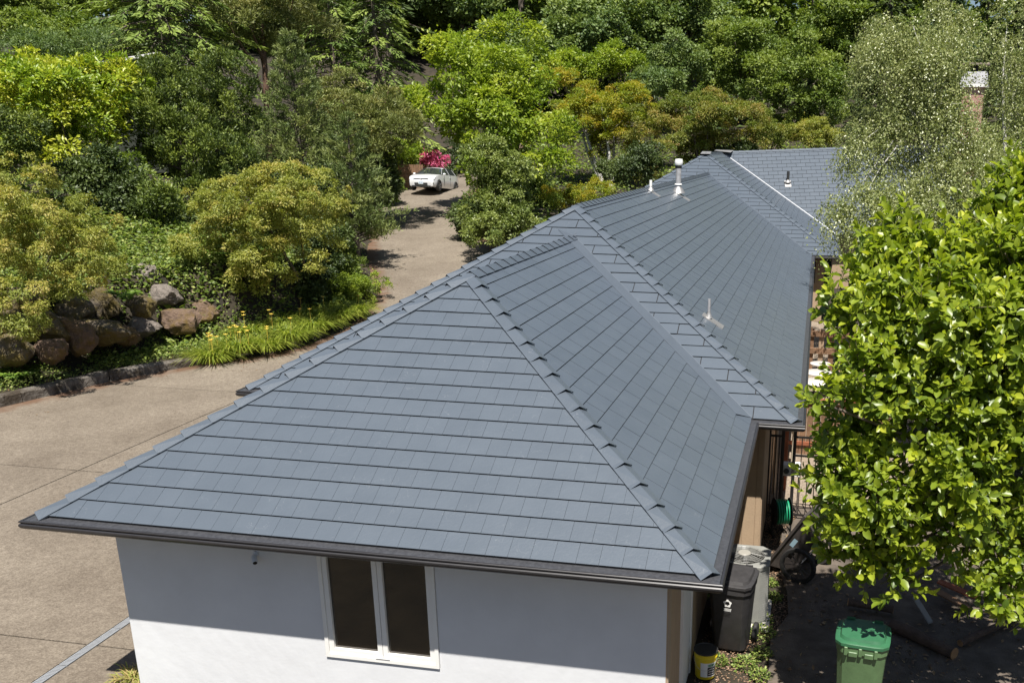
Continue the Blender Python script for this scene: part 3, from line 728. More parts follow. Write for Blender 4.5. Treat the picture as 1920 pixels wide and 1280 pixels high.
def mk_broad(name, label, cat, mat, u, vt, vb, wpx, t, seed, nl=9, ncl=900, per=14, cr=.25, ln=.16, asp=.5, flat=.6, up=.55, droop=.1,
             stems=1, trunk=.12, bark=None, extra=(), group=None, jit=.6, near=False, fr=(.38,.6), squash=.85, nlimb=8, drop=True, lo=.72, spread=.3, foot_uv=None, avoid=None):
    rng = np.random.default_rng(seed)
    c, r = ellip(u, vt, vb, wpx, t)
    lobes = lobes_of(rng, c, r, nl, fr, squash)
    if avoid is not None:                 # the crown is lifted clear over the parked car
        lobes = [l for l in lobes if not (l[0][0] < avoid[0] and l[0][2] < avoid[1])]
    for (eu, ev, ewp, et) in extra:
        rr = ewp*et/FPX/2; lobes.append((PT(eu, ev, et), np.array([rr, rr, rr*.85])))
    base = foot(*foot_uv) if foot_uv else np.array([c[0], c[1], h1(c[0], c[1])])
    th = thing(name, label, cat, base, group=group)
    ncl = int(ncl*(.66 if t > 70 else (.82 if t > 44 else .92)))
    C, D, N, L, Wd, T = broad(rng, lobes, ncl, per, cr, ln, asp, flat, up, droop, jit, lo=lo)
    g = hgt(C[:,0], C[:,1]); ok = C[:,2] > g+.03
    leafmesh('crown', C[ok], D[ok], N[ok], L[ok], Wd[ok], T[ok], mat, th, near=near)
    limbs(rng, base, lobes, trunk, bark or M_bark, th, nlimb, stems, spread)
    return th

# leaf materials, real leaf colours from dark to light within one plant
LM = lambda n, *c, **k: leafmat(n, [tuple(min(.9, x*(1.0 if n == 'pink_petal' else GAIN)) for x in q) for q in c], **k)
GAIN = 1.55
L_mag = LM('magnolia_leaf', (.055,.090,.011),(.130,.172,.015),(.22,.255,.021),(.33,.335,.034), trans=.38, rough=.38, spec=.55, tb=1.5)
L_laurel = LM('laurel_leaf', (.07,.12,.012),(.14,.20,.015),(.24,.27,.02),(.32,.30,.04), trans=.3, rough=.4, spec=.5)
L_olive = LM('olive_maple_leaf', (.085,.110,.018),(.15,.170,.030),(.22,.220,.045),(.29,.225,.065), trans=.35)
L_gold = LM('golden_maple_leaf', (.085,.125,.012),(.145,.175,.014),(.215,.20,.016),(.29,.185,.025), trans=.38)
L_rust = LM('reddish_maple_leaf', (.06,.09,.016),(.105,.13,.022),(.155,.155,.032),(.22,.14,.045), trans=.35)
L_cyp = LM('cypress_leaf', (.022,.036,.008),(.042,.064,.011),(.088,.118,.018),(.16,.19,.028), trans=.15)
L_pine = LM('pine_needle', (.048,.070,.022),(.080,.108,.030),(.12,.148,.042),(.165,.185,.055), trans=.12)
L_pineb = LM('brown_green_needle', (.055,.070,.018),(.09,.105,.025),(.13,.145,.035),(.18,.155,.05), trans=.12)
L_ced = LM('cedar_spray', (.048,.080,.020),(.085,.125,.028),(.135,.18,.04),(.19,.23,.055), trans=.2)
L_bright = LM('bright_green_leaf', (.07,.115,.012),(.125,.175,.018),(.19,.235,.024),(.27,.29,.035), trans=.4, rough=.42)
L_mid = LM('mid_green_leaf', (.045,.078,.014),(.078,.115,.019),(.12,.16,.027),(.17,.20,.04), trans=.32)
L_blue = LM('cool_green_leaf', (.040,.070,.022),(.070,.108,.030),(.11,.150,.042),(.155,.19,.055), trans=.28)
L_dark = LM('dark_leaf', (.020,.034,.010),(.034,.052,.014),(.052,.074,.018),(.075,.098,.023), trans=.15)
L_birch = LM('birch_leaf', (.085,.11,.034),(.14,.165,.055),(.20,.215,.085),(.28,.29,.14), trans=.3, rough=.34, spec=.6)
L_ivy = LM('ivy_leaf', (.055,.090,.018),(.10,.145,.030),(.16,.20,.045),(.24,.26,.08), trans=.3)
L_grass = LM('daylily_blade', (.075,.11,.014),(.13,.17,.02),(.20,.235,.032),(.28,.28,.06), trans=.35)
L_fern = LM('fern_frond', (.04,.08,.012),(.07,.13,.018),(.11,.18,.025),(.15,.22,.03), trans=.3)
L_box = LM('boxwood_leaf', (.055,.09,.010),(.10,.145,.014),(.165,.21,.02),(.23,.26,.03), trans=.3)
L_dog = LM('dogwood_leaf', (.055,.082,.018),(.095,.125,.030),(.15,.18,.048),(.21,.235,.075), trans=.3, rough=.4)
L_pink = LM('pink_petal', (.50,.05,.18),(.68,.09,.28),(.78,.17,.36),(.82,.30,.45), trans=.3, tb=1.0)

def mk_conifer(name, label, mat, u, vt, t, hpx, wpx, seed, nb=90, style='spray', group=None, ln=.3, wd=.07, per=26, droop=.35, tr=.16, cat='tree', vb=None, shape=.8, lo=.12, bark=None):
    """trunk with whorled, drooping branches carrying flat sprays or needle tufts"""
    rng = np.random.default_rng(seed)
    top = PT(u, vt, t); gx_, gy_ = float(top[0]), float(top[1]); gz_ = h1(gx_, gy_); base = np.array([gx_, gy_, gz_])
    H = top[2]-gz_; Rm = wpx*t/FPX/2
    zlow = (PT(u, vt+hpx, t)[2]-gz_) if hpx else H*.1
    th = thing(name, label, cat, base, group=group)
    tk = MB(); tk.tube([base-[0,0,.3], base+[0,0,H*.5], base+[0,0,H*.98]], [tr*1.3, tr*.8, tr*.1], 8)
    C = []; D = []; N = []; L = []; Wd = []; T = []
    for i in range(nb):
        f = (i+.5)/nb; z = zlow+(H-zlow)*f; az = i*2.39996+rng.uniform(-.4,.4)
        Lb = Rm*(1-f)**shape*rng.uniform(.75,1.15)+.15
        dr = droop*rng.uniform(.6,1.3)
        dirh = np.array([math.cos(az), math.sin(az), 0]); perp = np.array([-dirh[1], dirh[0], 0])
        rise = .25 if style != 'spray' else .05; per_ = per*1.9 if style == 'spray' else per*1.4
        def bp(s): return base+np.array([0,0,z])+dirh*Lb*s+np.array([0,0,Lb*(rise*s-dr*s*s)])
        tk.tube([bp(0), bp(.5), bp(.95)], [tr*.22*(1-f)+.012, tr*.13*(1-f)+.008, .005], 4, cap=False)
        m = max(6, int(per_*(Lb/Rm+.25))); s = np.sqrt(rng.uniform(lo, 1.0, m)); tcl = rng.uniform(.0,.75)
        pts = base+np.array([0,0,z])+dirh*(Lb*s)[:,None]+np.stack([0*s, 0*s, Lb*(rise*s-dr*s*s)], 1)
        if style == 'spray':
            sgn = rng.choice([-1,1], m); off = rng.uniform(.0,.34,m)*Lb*(1.1-s)
            pts = pts+perp*(sgn*off)[:,None]-np.array([0,0,1])*(off*.35)[:,None]
            d = dirh*.75+perp*(sgn*rng.uniform(.2,1.0,m))[:,None]+np.array([0,0,-.35])+rng.normal(size=(m,3))*.18
            n_ = np.array([0,0,1.0])+rng.normal(size=(m,3))*.3+dirh*.25
            C.append(pts); D.append(d); N.append(n_); l = ln*rng.uniform(.6,1.3,m); L.append(l); Wd.append(np.full(m, wd)*rng.uniform(.7,1.3,m)); T.append(np.clip(tcl+rng.uniform(0,.25,m), 0, 1))
        else:                              # needle tufts
            k = 9 if style == 'pine' else 7
            off = rng.normal(size=(m,3))*Lb*.10; off[:,2] *= .5; pts = pts+off
            pts = np.repeat(pts, k, 0); mm = len(pts); axis_ = np.repeat(unit(dirh*.6+np.array([0,0,.75])+rng.normal(size=(m,3))*.3), k, 0)
            d = axis_+rng.normal(size=(mm,3))*.55
            C.append(pts+rng.normal(size=(mm,3))*.04); D.append(d); N.append(rng.normal(size=(mm,3))+np.array([0,0,.6])); L.append(ln*rng.uniform(.6,1.2,mm)); Wd.append(np.full(mm, wd)); T.append(np.clip(tcl+rng.uniform(0,.3,mm), 0, 1))
    C = np.concatenate(C); ok = C[:,2] > hgt(C[:,0], C[:,1])
    cat_ = lambda a: np.concatenate(a)[ok]
    leafmesh('crown', C[ok], cat_(D), cat_(N), cat_(L), cat_(Wd), cat_(T), mat, th)
    sm(tk.build('trunk', bark or M_bark, th), 80)
    return th
def copy_tree(th, loc, label, rz=0, sc=1.0, group=None):
    r = th.copy(); COL.objects.link(r); r.location = loc; r.rotation_euler = (0,0,rz); r.scale = (sc,sc,sc); r['label'] = label
    if group: r['group'] = group
    for ch in list(th.children):
        c = ch.copy(); COL.objects.link(c); c.parent = r
    return r

# ------------------------------------------------------------------ trees and shrubs
# left bank
mk_broad('laceleaf_shrub', 'large feathery olive-green shrub spilling over the rock wall at the left edge', 'shrub', L_olive, 75, 308, 590, 275, 24.5, 1, nl=22, ncl=3400, per=16, cr=.095, ln=.075, asp=.4, flat=.6, droop=.6, stems=3, trunk=.035, nlimb=3, fr=(.28,.42),
         extra=((40,540,120,24.0),(130,480,110,24.0),(-40,430,200,25),(25,585,110,23.9),(100,560,90,24.2),(60,540,130,23.6),(160,450,90,25),(140,520,70,24.6),(0,520,130,24),(25,610,80,23.9),(-20,560,120,24),(70,590,60,24.0)), foot_uv=(70,520,28.5))
mk_broad('japanese_maple', 'wide olive and bronze Japanese maple leaning over the bank above the daylilies', 'tree', L_olive, 500, 312, 490, 290, 30.5, 2, nl=24, ncl=3600, per=16, cr=.115, ln=.09, asp=.45, flat=.5, droop=.3, stems=3, trunk=.045, nlimb=4, fr=(.26,.42),
         extra=((420,440,120,30),(585,380,130,30.5),(570,450,110,30.5),(480,490,90,29.5),(385,455,90,30),(430,500,80,30.5),(530,505,90,30.2),(610,440,80,31),(360,470,60,30.5),(420,400,110,30.5),(560,480,80,29.8),(470,520,70,29.8),(395,420,80,30.2)), foot_uv=(560,505,33))
mk_broad('laurel_hedge', 'tall yellow-green laurel hedge with big glossy leaves on the upper left bank', 'hedge', L_laurel, 110, 138, 255, 300, 35.5, 3, nl=14, ncl=2700, per=15, cr=.20, ln=.19, asp=.42, flat=.7, stems=4, trunk=.07, spread=.8,
         extra=((30,230,150,35),(130,260,130,34.5),(-60,200,200,35.5),(205,165,110,36),(70,290,90,34),(180,240,80,35),(0,170,90,36),(60,165,90,36),(115,165,90,36),(165,168,90,36),(215,185,70,36),(20,200,90,35.5),(235,150,50,36.5)))
mk_broad('clipped_hedge', 'clipped green hedge in shade above the laurel at far left', 'hedge', L_mid, 130, 58, 108, 170, 52, 4, nl=7, ncl=900, per=14, cr=.3, ln=.2, extra=((40,75,90,51),(60,60,70,52),(210,85,90,52)))
mk_broad('juniper_shrub', 'low blue-green juniper between the two upper left hedges', 'shrub', L_blue, 90, 92, 128, 260, 45, 5, nl=8, ncl=900, per=16, cr=.22, ln=.16, asp=.3, up=.8, extra=((180,112,120,44),(-20,100,120,45)))
mk_broad('dark_yew', 'dark yew shrub at the left edge below the laurel hedge', 'shrub', L_cyp, 5, 200, 330, 110, 30, 6, nl=7, ncl=900, per=14, cr=.16, ln=.12, asp=.35, up=.9, jit=.9)
mk_broad('hinoki_cypress', 'big dark green hinoki cypress with curled tufts beside the laurel hedge', 'tree', L_cyp, 360, 92, 400, 260, 38, 7, nl=26, ncl=4300, per=15, cr=.12, ln=.135, asp=.36, up=.5, flat=1.3, jit=.9, droop=-.8, fr=(.22,.42), trunk=.2,
         extra=((300,160,110,37),(430,150,110,37),(330,390,150,35),(270,400,90,34),(420,300,120,36),(250,210,80,37)))
mk_broad('shade_shrub', 'small broad-leaved shrub in the dark gap under the laurel', 'shrub', L_mid, 235, 290, 400, 120, 34.5, 8, nl=5, ncl=320, per=10, cr=.2, ln=.17, asp=.45, trunk=.04, stems=3)
mk_broad('evergreen_shrub', 'small mid green evergreen shrub above the ivy between two maples', 'shrub', L_cyp, 300, 345, 455, 130, 32.5, 9, nl=7, ncl=900, per=14, cr=.13, ln=.13, asp=.45, flat=1.1, droop=-.5, jit=.9)
mk_conifer('mountain_pine', 'bluish pine with one pointed top in front of the taller pines', L_pine, 541, 62, 41, 330, 190, 10, nb=120, style='pine', ln=.20, wd=.035, per=22, droop=-.15, tr=.14)
mk_conifer('mountain_pine', 'short bluish pine with bare twigs beside the driveway', L_pine, 650, 215, 38.5, 250, 190, 11, nb=70, style='pine', ln=.20, wd=.035, per=20, droop=-.1, tr=.1)
mk_conifer('mountain_pine', 'small round pine bush overhanging the left driveway edge', L_pine, 655, 365, 39.5, 90, 110, 12, nb=36, style='pine', ln=.18, wd=.035, per=20, droop=-.1, tr=.07, shape=.45)
mk_broad('scots_pine', 'broad brownish-green pine with flat layers above the driveway bend', 'tree', L_pineb, 680, 150, 330, 210, 47, 13, nl=18, ncl=2600, per=16, cr=.22, ln=.20, asp=.2, up=.6, flat=.5, droop=-.5, jit=.9, fr=(.22,.4), squash=.6, trunk=.2, bark=M_barkr, extra=((620,260,110,46),(740,250,100,46),(640,180,90,47)))
mk_conifer('hemlock', 'light green hemlock with drooping sprays left of the bright leafy tree', L_ced, 690, -120, 60, 430, 270, 14, nb=150, ln=.45, wd=.11, per=46, droop=.45, tr=.22)
mk_conifer('cedar', 'pale green cedar with fanned sprays at the top left', L_ced, 270, -230, 47, 365, 400, 15, nb=130, ln=.42, wd=.12, per=60, droop=.35, tr=.3)
mk_broad('scots_pine', 'tall olive-brown pine filling the top left between cedar and hemlock', 'tree', L_pineb, 480, -90, 130, 270, 53, 16, nl=20, ncl=2600, per=16, cr=.26, ln=.24, asp=.2, up=.6, flat=.5, droop=-.5, jit=.9, fr=(.22,.4), squash=.6, trunk=.25, bark=M_barkr)
mk_conifer('cedar', 'mid green cedar behind the pointed pine', L_ced, 610, -60, 58, 330, 240, 17, nb=110, ln=.45, wd=.11, per=40, droop=.35, tr=.25)
mk_broad('rhododendron', 'dark leafy rhododendron at the top left corner', 'shrub', L_mid, 10, -60, 70, 190, 60, 18, nl=8, ncl=900, per=14, cr=.3, ln=.22)
mk_broad('box_hedge', 'rounded bright green box hedge at the driveway edge', 'hedge', L_box, 672, 515, 572, 92, 34.6, 19, nl=8, ncl=1500, per=13, cr=.07, ln=.055, asp=.6, flat=1, lo=.85, trunk=.03, extra=((640,548,60,33.8),(700,535,46,35)))
mk_broad('azalea_shrub', 'dark green azalea in shade behind the box hedge', 'shrub', L_mid, 640, 465, 530, 110, 37.5, 20, nl=6, ncl=900, per=12, cr=.12, ln=.10, trunk=.03)
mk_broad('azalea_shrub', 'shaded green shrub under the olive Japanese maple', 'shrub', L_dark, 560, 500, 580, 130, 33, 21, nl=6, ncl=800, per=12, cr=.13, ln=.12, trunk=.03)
mk_broad('bank_shrub', 'green shrub on the bank beside the parked car', 'shrub', L_mid, 725, 325, 372, 85, 54, 22, nl=6, ncl=600, per=12, cr=.16, ln=.15)
mk_broad('bank_shrub', 'yellow-green bush overhanging the fence behind the parked car', 'shrub', L_bright, 760, 258, 318, 70, 60.5, 23, nl=6, ncl=600, per=12, cr=.2, ln=.18, extra=((728,285,44,58),))
# middle
mk_broad('leafy_tree', 'bright yellow-green leafy tree over the driveway in the middle', 'tree', L_bright, 925, 62, 360, 270, 50, 24, nl=20, ncl=3000, per=14, cr=.30, ln=.22, asp=.55, flat=.7, trunk=.2, fr=(.28,.45), avoid=(float(PT(895,270,50)[0]), float(PT(895,262,50)[2])),
         extra=((800,225,90,49),(1020,270,130,49),(1035,330,90,48),(925,330,80,48),(850,130,110,50),(950,90,120,51),(800,215,90,49),(860,110,90,50),(905,80,80,51)), foot_uv=(950,460,50))
mk_broad('dogwood_bush', 'grey-green pointed bush right of the driveway beside the roof', 'shrub', L_dog, 932, 258, 455, 108, 42, 25, nl=18, ncl=2600, per=13, cr=.115, ln=.13, asp=.5, trunk=.08, stems=3, extra=((900,400,80,41.5),(960,430,90,41.5),(915,440,80,41)))
mk_broad('pink_rhododendron', 'rhododendron with bright pink flowers behind the parked car', 'shrub', L_pink, 812, 284, 314, 42, 63, 26, nl=6, ncl=260, per=10, cr=.10, ln=.11, asp=.7, extra=((832,303,20,62.5),))
mk_broad('rhododendron', 'dark green bush round the pink flowers behind the car', 'shrub', L_dark, 850, 280, 330, 110, 66.5, 27, nl=7, ncl=700, per=12, cr=.2, ln=.18)
mk_broad('japanese_maple', 'orange-tipped green Japanese maple with several pale stems behind the roof', 'tree', L_gold, 1112, 150, 285, 205, 62, 28, nl=22, ncl=4200, per=16, cr=.22, ln=.14, asp=.45, flat=.3, droop=.2, stems=5, spread=.45, trunk=.13, fr=(.25,.42), squash=.5, bark=M_birchb,
         extra=((1050,165,80,62),(1170,200,90,61),(1080,230,90,61),(1150,270,80,61)), foot_uv=(1142,345,61))
mk_broad('japanese_maple', 'green Japanese maple with reddish tips behind the roof ridge', 'tree', L_rust, 1325, 165, 300, 240, 59, 29, nl=22, ncl=3800, per=15, cr=.22, ln=.14, asp=.45, flat=.35, droop=.2, stems=4, trunk=.12, fr=(.25,.42), squash=.55,
         extra=((1230,250,110,59),(1250,300,110,58),(1200,330,90,57.5),(1290,280,90,58),(1400,240,100,59)))
mk_broad('barberry_shrub', 'low golden yellow shrub just left of the roof edge', 'shrub', L_gold, 1080, 355, 402, 135, 51, 30, nl=9, ncl=1300, per=12, cr=.12, ln=.09, asp=.5, squash=.6, extra=((1040,375,60,50),(1120,362,60,51)))
mk_broad('small_tree', 'light green round tree top behind the orange-tipped maple', 'tree', L_bright, 1078, 102, 165, 112, 76, 31, nl=8, ncl=700, per=13, cr=.3, ln=.24)
mk_broad('small_tree', 'light green narrow tree top beside the round one', 'tree', L_bright, 1160, 96, 160, 76, 77, 32, nl=7, ncl=600, per=13, cr=.28, ln=.24, extra=((1135,130,50,76),))
mk_broad('layered_shrub', 'olive-green layered shrub behind the rear roof ridge', 'shrub', L_rust, 1440, 225, 285, 130, 63, 33, nl=8, ncl=900, per=13, cr=.2, ln=.14, flat=.35, squash=.5)
mk_broad('layered_shrub', 'rounded olive shrub between rear ridge and birch', 'shrub', L_olive, 1530, 232, 285, 110, 62, 34, nl=8, ncl=900, per=13, cr=.18, ln=.13, flat=.4, squash=.6)
mk_broad('cool_shrub', 'dark blue-green shrub between the two Japanese maples', 'shrub', L_blue, 1235, 130, 190, 120, 66, 35, nl=8, ncl=800, per=13, cr=.25, ln=.2, flat=.3, squash=.5)
mk_broad('leafy_tree', 'tall mid green tree left of the birch', 'tree', L_mid, 1500, 48, 250, 200, 78, 36, nl=18, ncl=2300, per=14, cr=.4, ln=.26, fr=(.25,.42), trunk=.25)
mk_broad('leafy_tree', 'mid green tree between the cool maples and the tall tree', 'tree', L_mid, 1395, 10, 210, 190, 84, 37, nl=18, ncl=1900, per=14, cr=.42, ln=.28, fr=(.25,.42), trunk=.25)
mk_broad('cherry_tree', 'loose green tree behind the reddish maple', 'tree', L_blue, 1260, 60, 190, 150, 80, 38, nl=10, ncl=1200, per=14, cr=.32, ln=.26, fr=(.25,.42))
# big-leaf maples on the far slope
bm = [('cool green big-leaf maple behind the bright leafy tree', 975, 40, 180, 220, 90, 40), ('cool green big-leaf maple with rounded tiers in the upper middle', 1120, -10, 150, 250, 94, 41),
      ('big-leaf maple crown at the top centre above the reddish maple', 1290, -40, 120, 240, 98, 42), ('deep green maple crown at the top edge above the bright leafy tree', 860, -60, 70, 230, 100, 43),
      ('deep green maple at the top right behind the birch', 1600, -30, 150, 220, 96, 44)]
for lb, u, vt, vb, wpx, t, sd_ in bm:
    mk_broad('bigleaf_maple', lb, 'tree', L_blue if sd_ != 44 else L_mid, u, vt, vb, wpx, t, sd_, nl=22, ncl=2000, per=14, cr=.45, ln=.34, asp=.7, flat=.45, fr=(.2,.36), squash=.6, trunk=.3, group='big-leaf maples on the far slope')
# right side, behind the birch
cf = [('dark fir behind the brick chimney', 1790, -60, 78, 420, 260, 50), ('dark fir left of the chimney behind the birch', 1680, -90, 82, 420, 240, 51), ('dark fir at the top right corner', 1925, -10, 74, 380, 230, 52)]
for lb, u, vt, t, hp, wpx, sd_ in cf:
    mk_conifer('fir', lb, L_dark if sd_ != 50 else LM('blue_fir', (.02,.045,.022),(.035,.065,.03),(.05,.085,.04),(.07,.11,.05), trans=.12), u, vt, t, hp, wpx, sd_, nb=120, ln=.6, wd=.18, per=50, droop=.4, tr=.3, group='dark firs on the right')

# weeping birches: hanging strings of small leaves
def birch(label, u, vt, vb, wpx, t, seed, nst, extra=(), lead=(), foot_uv=None, ln=.066):
    rng = np.random.default_rng(seed); c, r = ellip(u, vt, vb, wpx, t)
    lobes = lobes_of(rng, c, r, 16, (.18,.32), 1.4)
    for (eu, ev, ewp, et) in extra:
        rr = ewp*et/FPX/2; lobes.append((PT(eu, ev, et), np.array([rr, rr, rr*1.3])))
    base = foot(*foot_uv) if foot_uv else np.array([c[0], c[1], h1(c[0], c[1])])
    th = thing('weeping_birch', label, 'tree', base)
    P, d = shell_points(rng, lobes, nst, lo=.35, hi=1.05, upbias=.4, down=-.5)
    C = []; D = []; N = []; T = []
    for p, dd in zip(P, d):
        k = int(rng.uniform(12, 26)); s = np.sort(rng.uniform(0, 1, k)); Ls = rng.choice([.25,.5,.8,1.5])*rng.uniform(.7,1.2)
        q = p+dd*np.array([1,1,.6])*(.45*s)[:,None]-np.array([0,0,1])*(Ls*s**1.5)[:,None]+rng.normal(size=(k,3))*.06
        C.append(q); D.append(rng.normal(size=(k,3))*.6+np.array([0,0,-.8])+dd*.2); N.append(rng.normal(size=(k,3))*.8+dd*.6+np.array([0,0,.5])); T.append(np.clip(rng.uniform(0,.5)+rng.uniform(0,.5,k), 0, 1))
    C, D, N, T = map(np.concatenate, (C, D, N, T)); L = ln*rng.uniform(.7,1.25,len(C))
    leafmesh('crown', C, D, N, L, L*.72, T, L_birch, th)
    b = MB()
    for pts, r0 in lead:
        W = [PT(*q) for q in pts]; b.tube(W, list(np.linspace(r0, .012, len(W))), 7)
    for i in range(14):
        lc, lr = lobes[rng.integers(len(lobes))]; e = lc+unit(rng.normal(size=3))*lr*.8; st = c+(lc-c)*.25
        b.tube([st, (st+e)/2+[0,0,.15], e], [.022,.012,.004], 5, cap=False)
    sm(b.build('trunk', M_birchb, th), 80)
birch('big weeping birch with pale trunk hanging over the rear roof', 1705, 30, 400, 200, 27, 60, 5200,
      extra=((1580,420,60,26),(1565,400,44,26),(1625,300,100,27),(1655,150,110,27),(1640,90,50,27),(1760,120,110,27),(1700,430,150,26.5),(1780,350,130,27),(1620,390,90,26),(1790,260,90,27),(1650,60,60,27.5),(1820,320,110,27.5),(1790,410,120,27),(1640,420,110,26),(1800,60,70,28),(1760,30,60,28),(1840,380,90,28)),
      lead=(([(1745,900,27.4),(1740,400,27.3),(1738,220,27),(1726,90,27),(1712,50,27)], .09), ([(1738,300,27.2),(1750,180,27.1),(1762,90,27)], .05), ([(1736,250,27),(1690,180,27),(1640,120,27)],.06)), foot_uv=(1745,800,27.4))
birch('second birch at the right edge beside the brick chimney', 1895, 50, 340, 110, 31, 61, 1100, extra=((1870,180,60,31),(1880,300,110,30),(1910,110,70,31),(1930,250,100,31),(1860,90,60,31),(1900,20,60,31),(1855,350,90,30),(1812,235,60,30.5),(1835,290,80,30)),
      lead=(([(1890,700,31),(1885,300,31),(1880,150,31),(1888,50,31)], .10),), foot_uv=(1890,700,31))

# far rows closing the view
fa = mk_conifer('forest_fir', 'forest fir on the ridge', L_dark, 700, -260, 112, 600, 260, 70, nb=90, ln=1.0, wd=.35, per=40, droop=.35, tr=.4, group='forest trees on the far ridge')
fb = mk_broad('forest_maple', 'forest maple on the ridge', 'tree', L_mid, 1050, -200, 120, 300, 115, 71, nl=20, ncl=1500, per=12, cr=.7, ln=.55, asp=.7, flat=.5, fr=(.22,.4), trunk=.4, group='forest trees on the far ridge')
rngf = np.random.default_rng(5)
marks = [(-300,'beyond the left edge of the photo'),(60,'above the clipped hedge'),(270,'behind the pale green cedar'),(470,'behind the olive-brown pine'),(610,'behind the mid green cedar'),(735,'behind the hemlock'),(860,'above the bright leafy tree'),
         (975,'above the upper middle maple'),(1120,'left of the top centre maple'),(1290,'above the reddish maple'),(1440,'above the tall mid green tree'),(1600,'left of the birch top'),(1700,'behind the birch top'),(1830,'beside the gap of sky'),(1960,'beyond the right edge of the photo'),(2200,'far outside the right edge')]
used_ = set()
for row, (tt0, sc0) in enumerate(((104, 1.0), (126, 1.35))):
    for j, (mu_, ml) in enumerate(marks):
        u = mu_+rngf.uniform(-12,12)+row*75; t = tt0+rngf.uniform(-5,5); p = PT(u, 250, t); x, y = float(p[0]), float(p[1]); z = h1(x, y)
        sc = .60 if abs(u-1855) < 80 else sc0*rngf.uniform(.9,1.15)
        src = fa if (j+row) % 2 else fb
        copy_tree(src, (x, y, z), ('dark conifer' if src is fa else 'leafy tree')+(' at the front of the forest ' if row == 0 else ' deep in the forest ')+ml, rngf.uniform(0, 6.28), sc, 'dark conifers on the far ridge' if src is fa else 'leafy trees on the far ridge')
fa['label'] = 'big dark forest conifer on the ridge behind the olive-brown pine'; fa['group'] = 'dark conifers on the far ridge'
fb['label'] = 'big green forest tree on the ridge behind the upper middle maple'; fb['group'] = 'leafy trees on the far ridge'
# unseen conifers added behind the viewpoint to darken the front wall and mirror in panes
for k, (x, y, sc, a) in enumerate([(-14,-24,.75,0),(-6,-27,.85,1),(2,-25,.7,2),(9,-28,.9,3),(17,-25,.8,4),(26,-22,.8,5),(-24,-18,.8,6),(22,-12,.5,1.5)]):
    copy_tree(fa, (x, y, h1(x, y)), 'unseen tall conifer added behind the viewpoint, '+['left of the window','second left of the window','facing the window','right of the window','second right of the window','at the right end of the row','at the left end of the row','smaller, near the path'][k], a, sc, 'unseen conifers added to darken the front wall')
# screen of dark evergreens behind the magnolia
for i, (x, y, r, hh, lb) in enumerate([(12.6,8.5,1.7,5.0,'dark evergreen screen shrub right behind the magnolia'),(12.6,12.5,1.8,5.2,'second dark evergreen screen shrub behind the magnolia'),(12.8,17.0,2.0,5.6,'dark evergreen screen shrub between magnolia and timber deck'),(14.5,10,2.2,5.6,'dark evergreen screen shrub behind the magnolia at the right edge'),(14.3,5.0,1.7,4.5,'dark evergreen screen shrub at the right edge beside the magnolia'),(13.5,22,2.2,6.0,'dark evergreen screen shrub below the big birch')]):
    if i:
        copy_tree(scr, (x, y, h1(x, y)), lb, i*1.3, hh/5.0, 'evergreen screen behind the magnolia'); continue
    rng = np.random.default_rng(500+i); b0 = np.array([x, y, h1(x, y)]); lob = lobes_of(rng, b0+[0,0,hh*.5], (r, r, hh*.52), 10)
    th = scr = thing('evergreen_screen', lb, 'shrub', b0, group='evergreen screen behind the magnolia'); C, D, N, L, Wd, T = broad(rng, lob, 1500, 14, .22, .13, .45)
    ok = C[:,2] > -2.55; leafmesh('crown', C[ok], D[ok], N[ok], L[ok], Wd[ok], T[ok], L_dark, th); limbs(rng, b0, lob, .07, M_bark, th, 5)

# ------------------------------------------------------------------ rock wall, kerb, bank planting
def rock_mat(name, base, moss, lo, hi, base2):
    m, t, n, b = newmat(name); L = t.links.new; tc = n.new('ShaderNodeTexCoord')
    n1 = n.new('ShaderNodeTexNoise'); n1.inputs['Scale'].default_value = 6.5; n1.inputs['Detail'].default_value = 9; n1.inputs['Roughness'].default_value = .7; L(tc.outputs['Object'], n1.inputs['Vector'])
    c1 = n.new('ShaderNodeValToRGB'); c1.color_ramp.elements[0].position = .3; c1.color_ramp.elements[1].position = .7
    c1.color_ramp.elements[0].color = (*base, 1); c1.color_ramp.elements[1].color = (*base2, 1); L(n1.outputs['Fac'], c1.inputs[0])
    n2 = n.new('ShaderNodeTexNoise'); n2.inputs['Scale'].default_value = 2.1; n2.inputs['Detail'].default_value = 8; n2.inputs['Roughness'].default_value = .7; L(tc.outputs['Object'], n2.inputs['Vector'])
    c2 = n.new('ShaderNodeValToRGB'); c2.color_ramp.elements[0].position = lo; c2.color_ramp.elements[1].position = hi; L(n2.outputs['Fac'], c2.inputs[0])
    mx = n.new('ShaderNodeMix'); mx.data_type = 'RGBA'; L(c2.outputs[0], mx.inputs[0]); L(c1.outputs[0], mx.inputs[6]); mx.inputs[7].default_value = (*moss, 1)
    L(mx.outputs[2], b.inputs['Base Color']); b.inputs['Roughness'].default_value = .92
    vo = n.new('ShaderNodeTexVoronoi'); vo.feature = 'DISTANCE_TO_EDGE'; vo.inputs['Scale'].default_value = 2.6; L(tc.outputs['Object'], vo.inputs['Vector'])
    vr = n.new('ShaderNodeMapRange'); vr.inputs[1].default_value = 0; vr.inputs[2].default_value = .06; L(vo.outputs['Distance'], vr.inputs[0])
    am = n.new('ShaderNodeMath'); am.operation = 'MULTIPLY_ADD'; L(vr.outputs[0], am.inputs[0]); am.inputs[1].default_value = .10; L(n1.outputs['Fac'], am.inputs[2])
    bp = n.new('ShaderNodeBump'); bp.inputs['Strength'].default_value = 1.0; bp.inputs['Distance'].default_value = .09; L(am.outputs[0], bp.inputs['Height']); L(bp.outputs[0], b.inputs['Normal'])
    return m
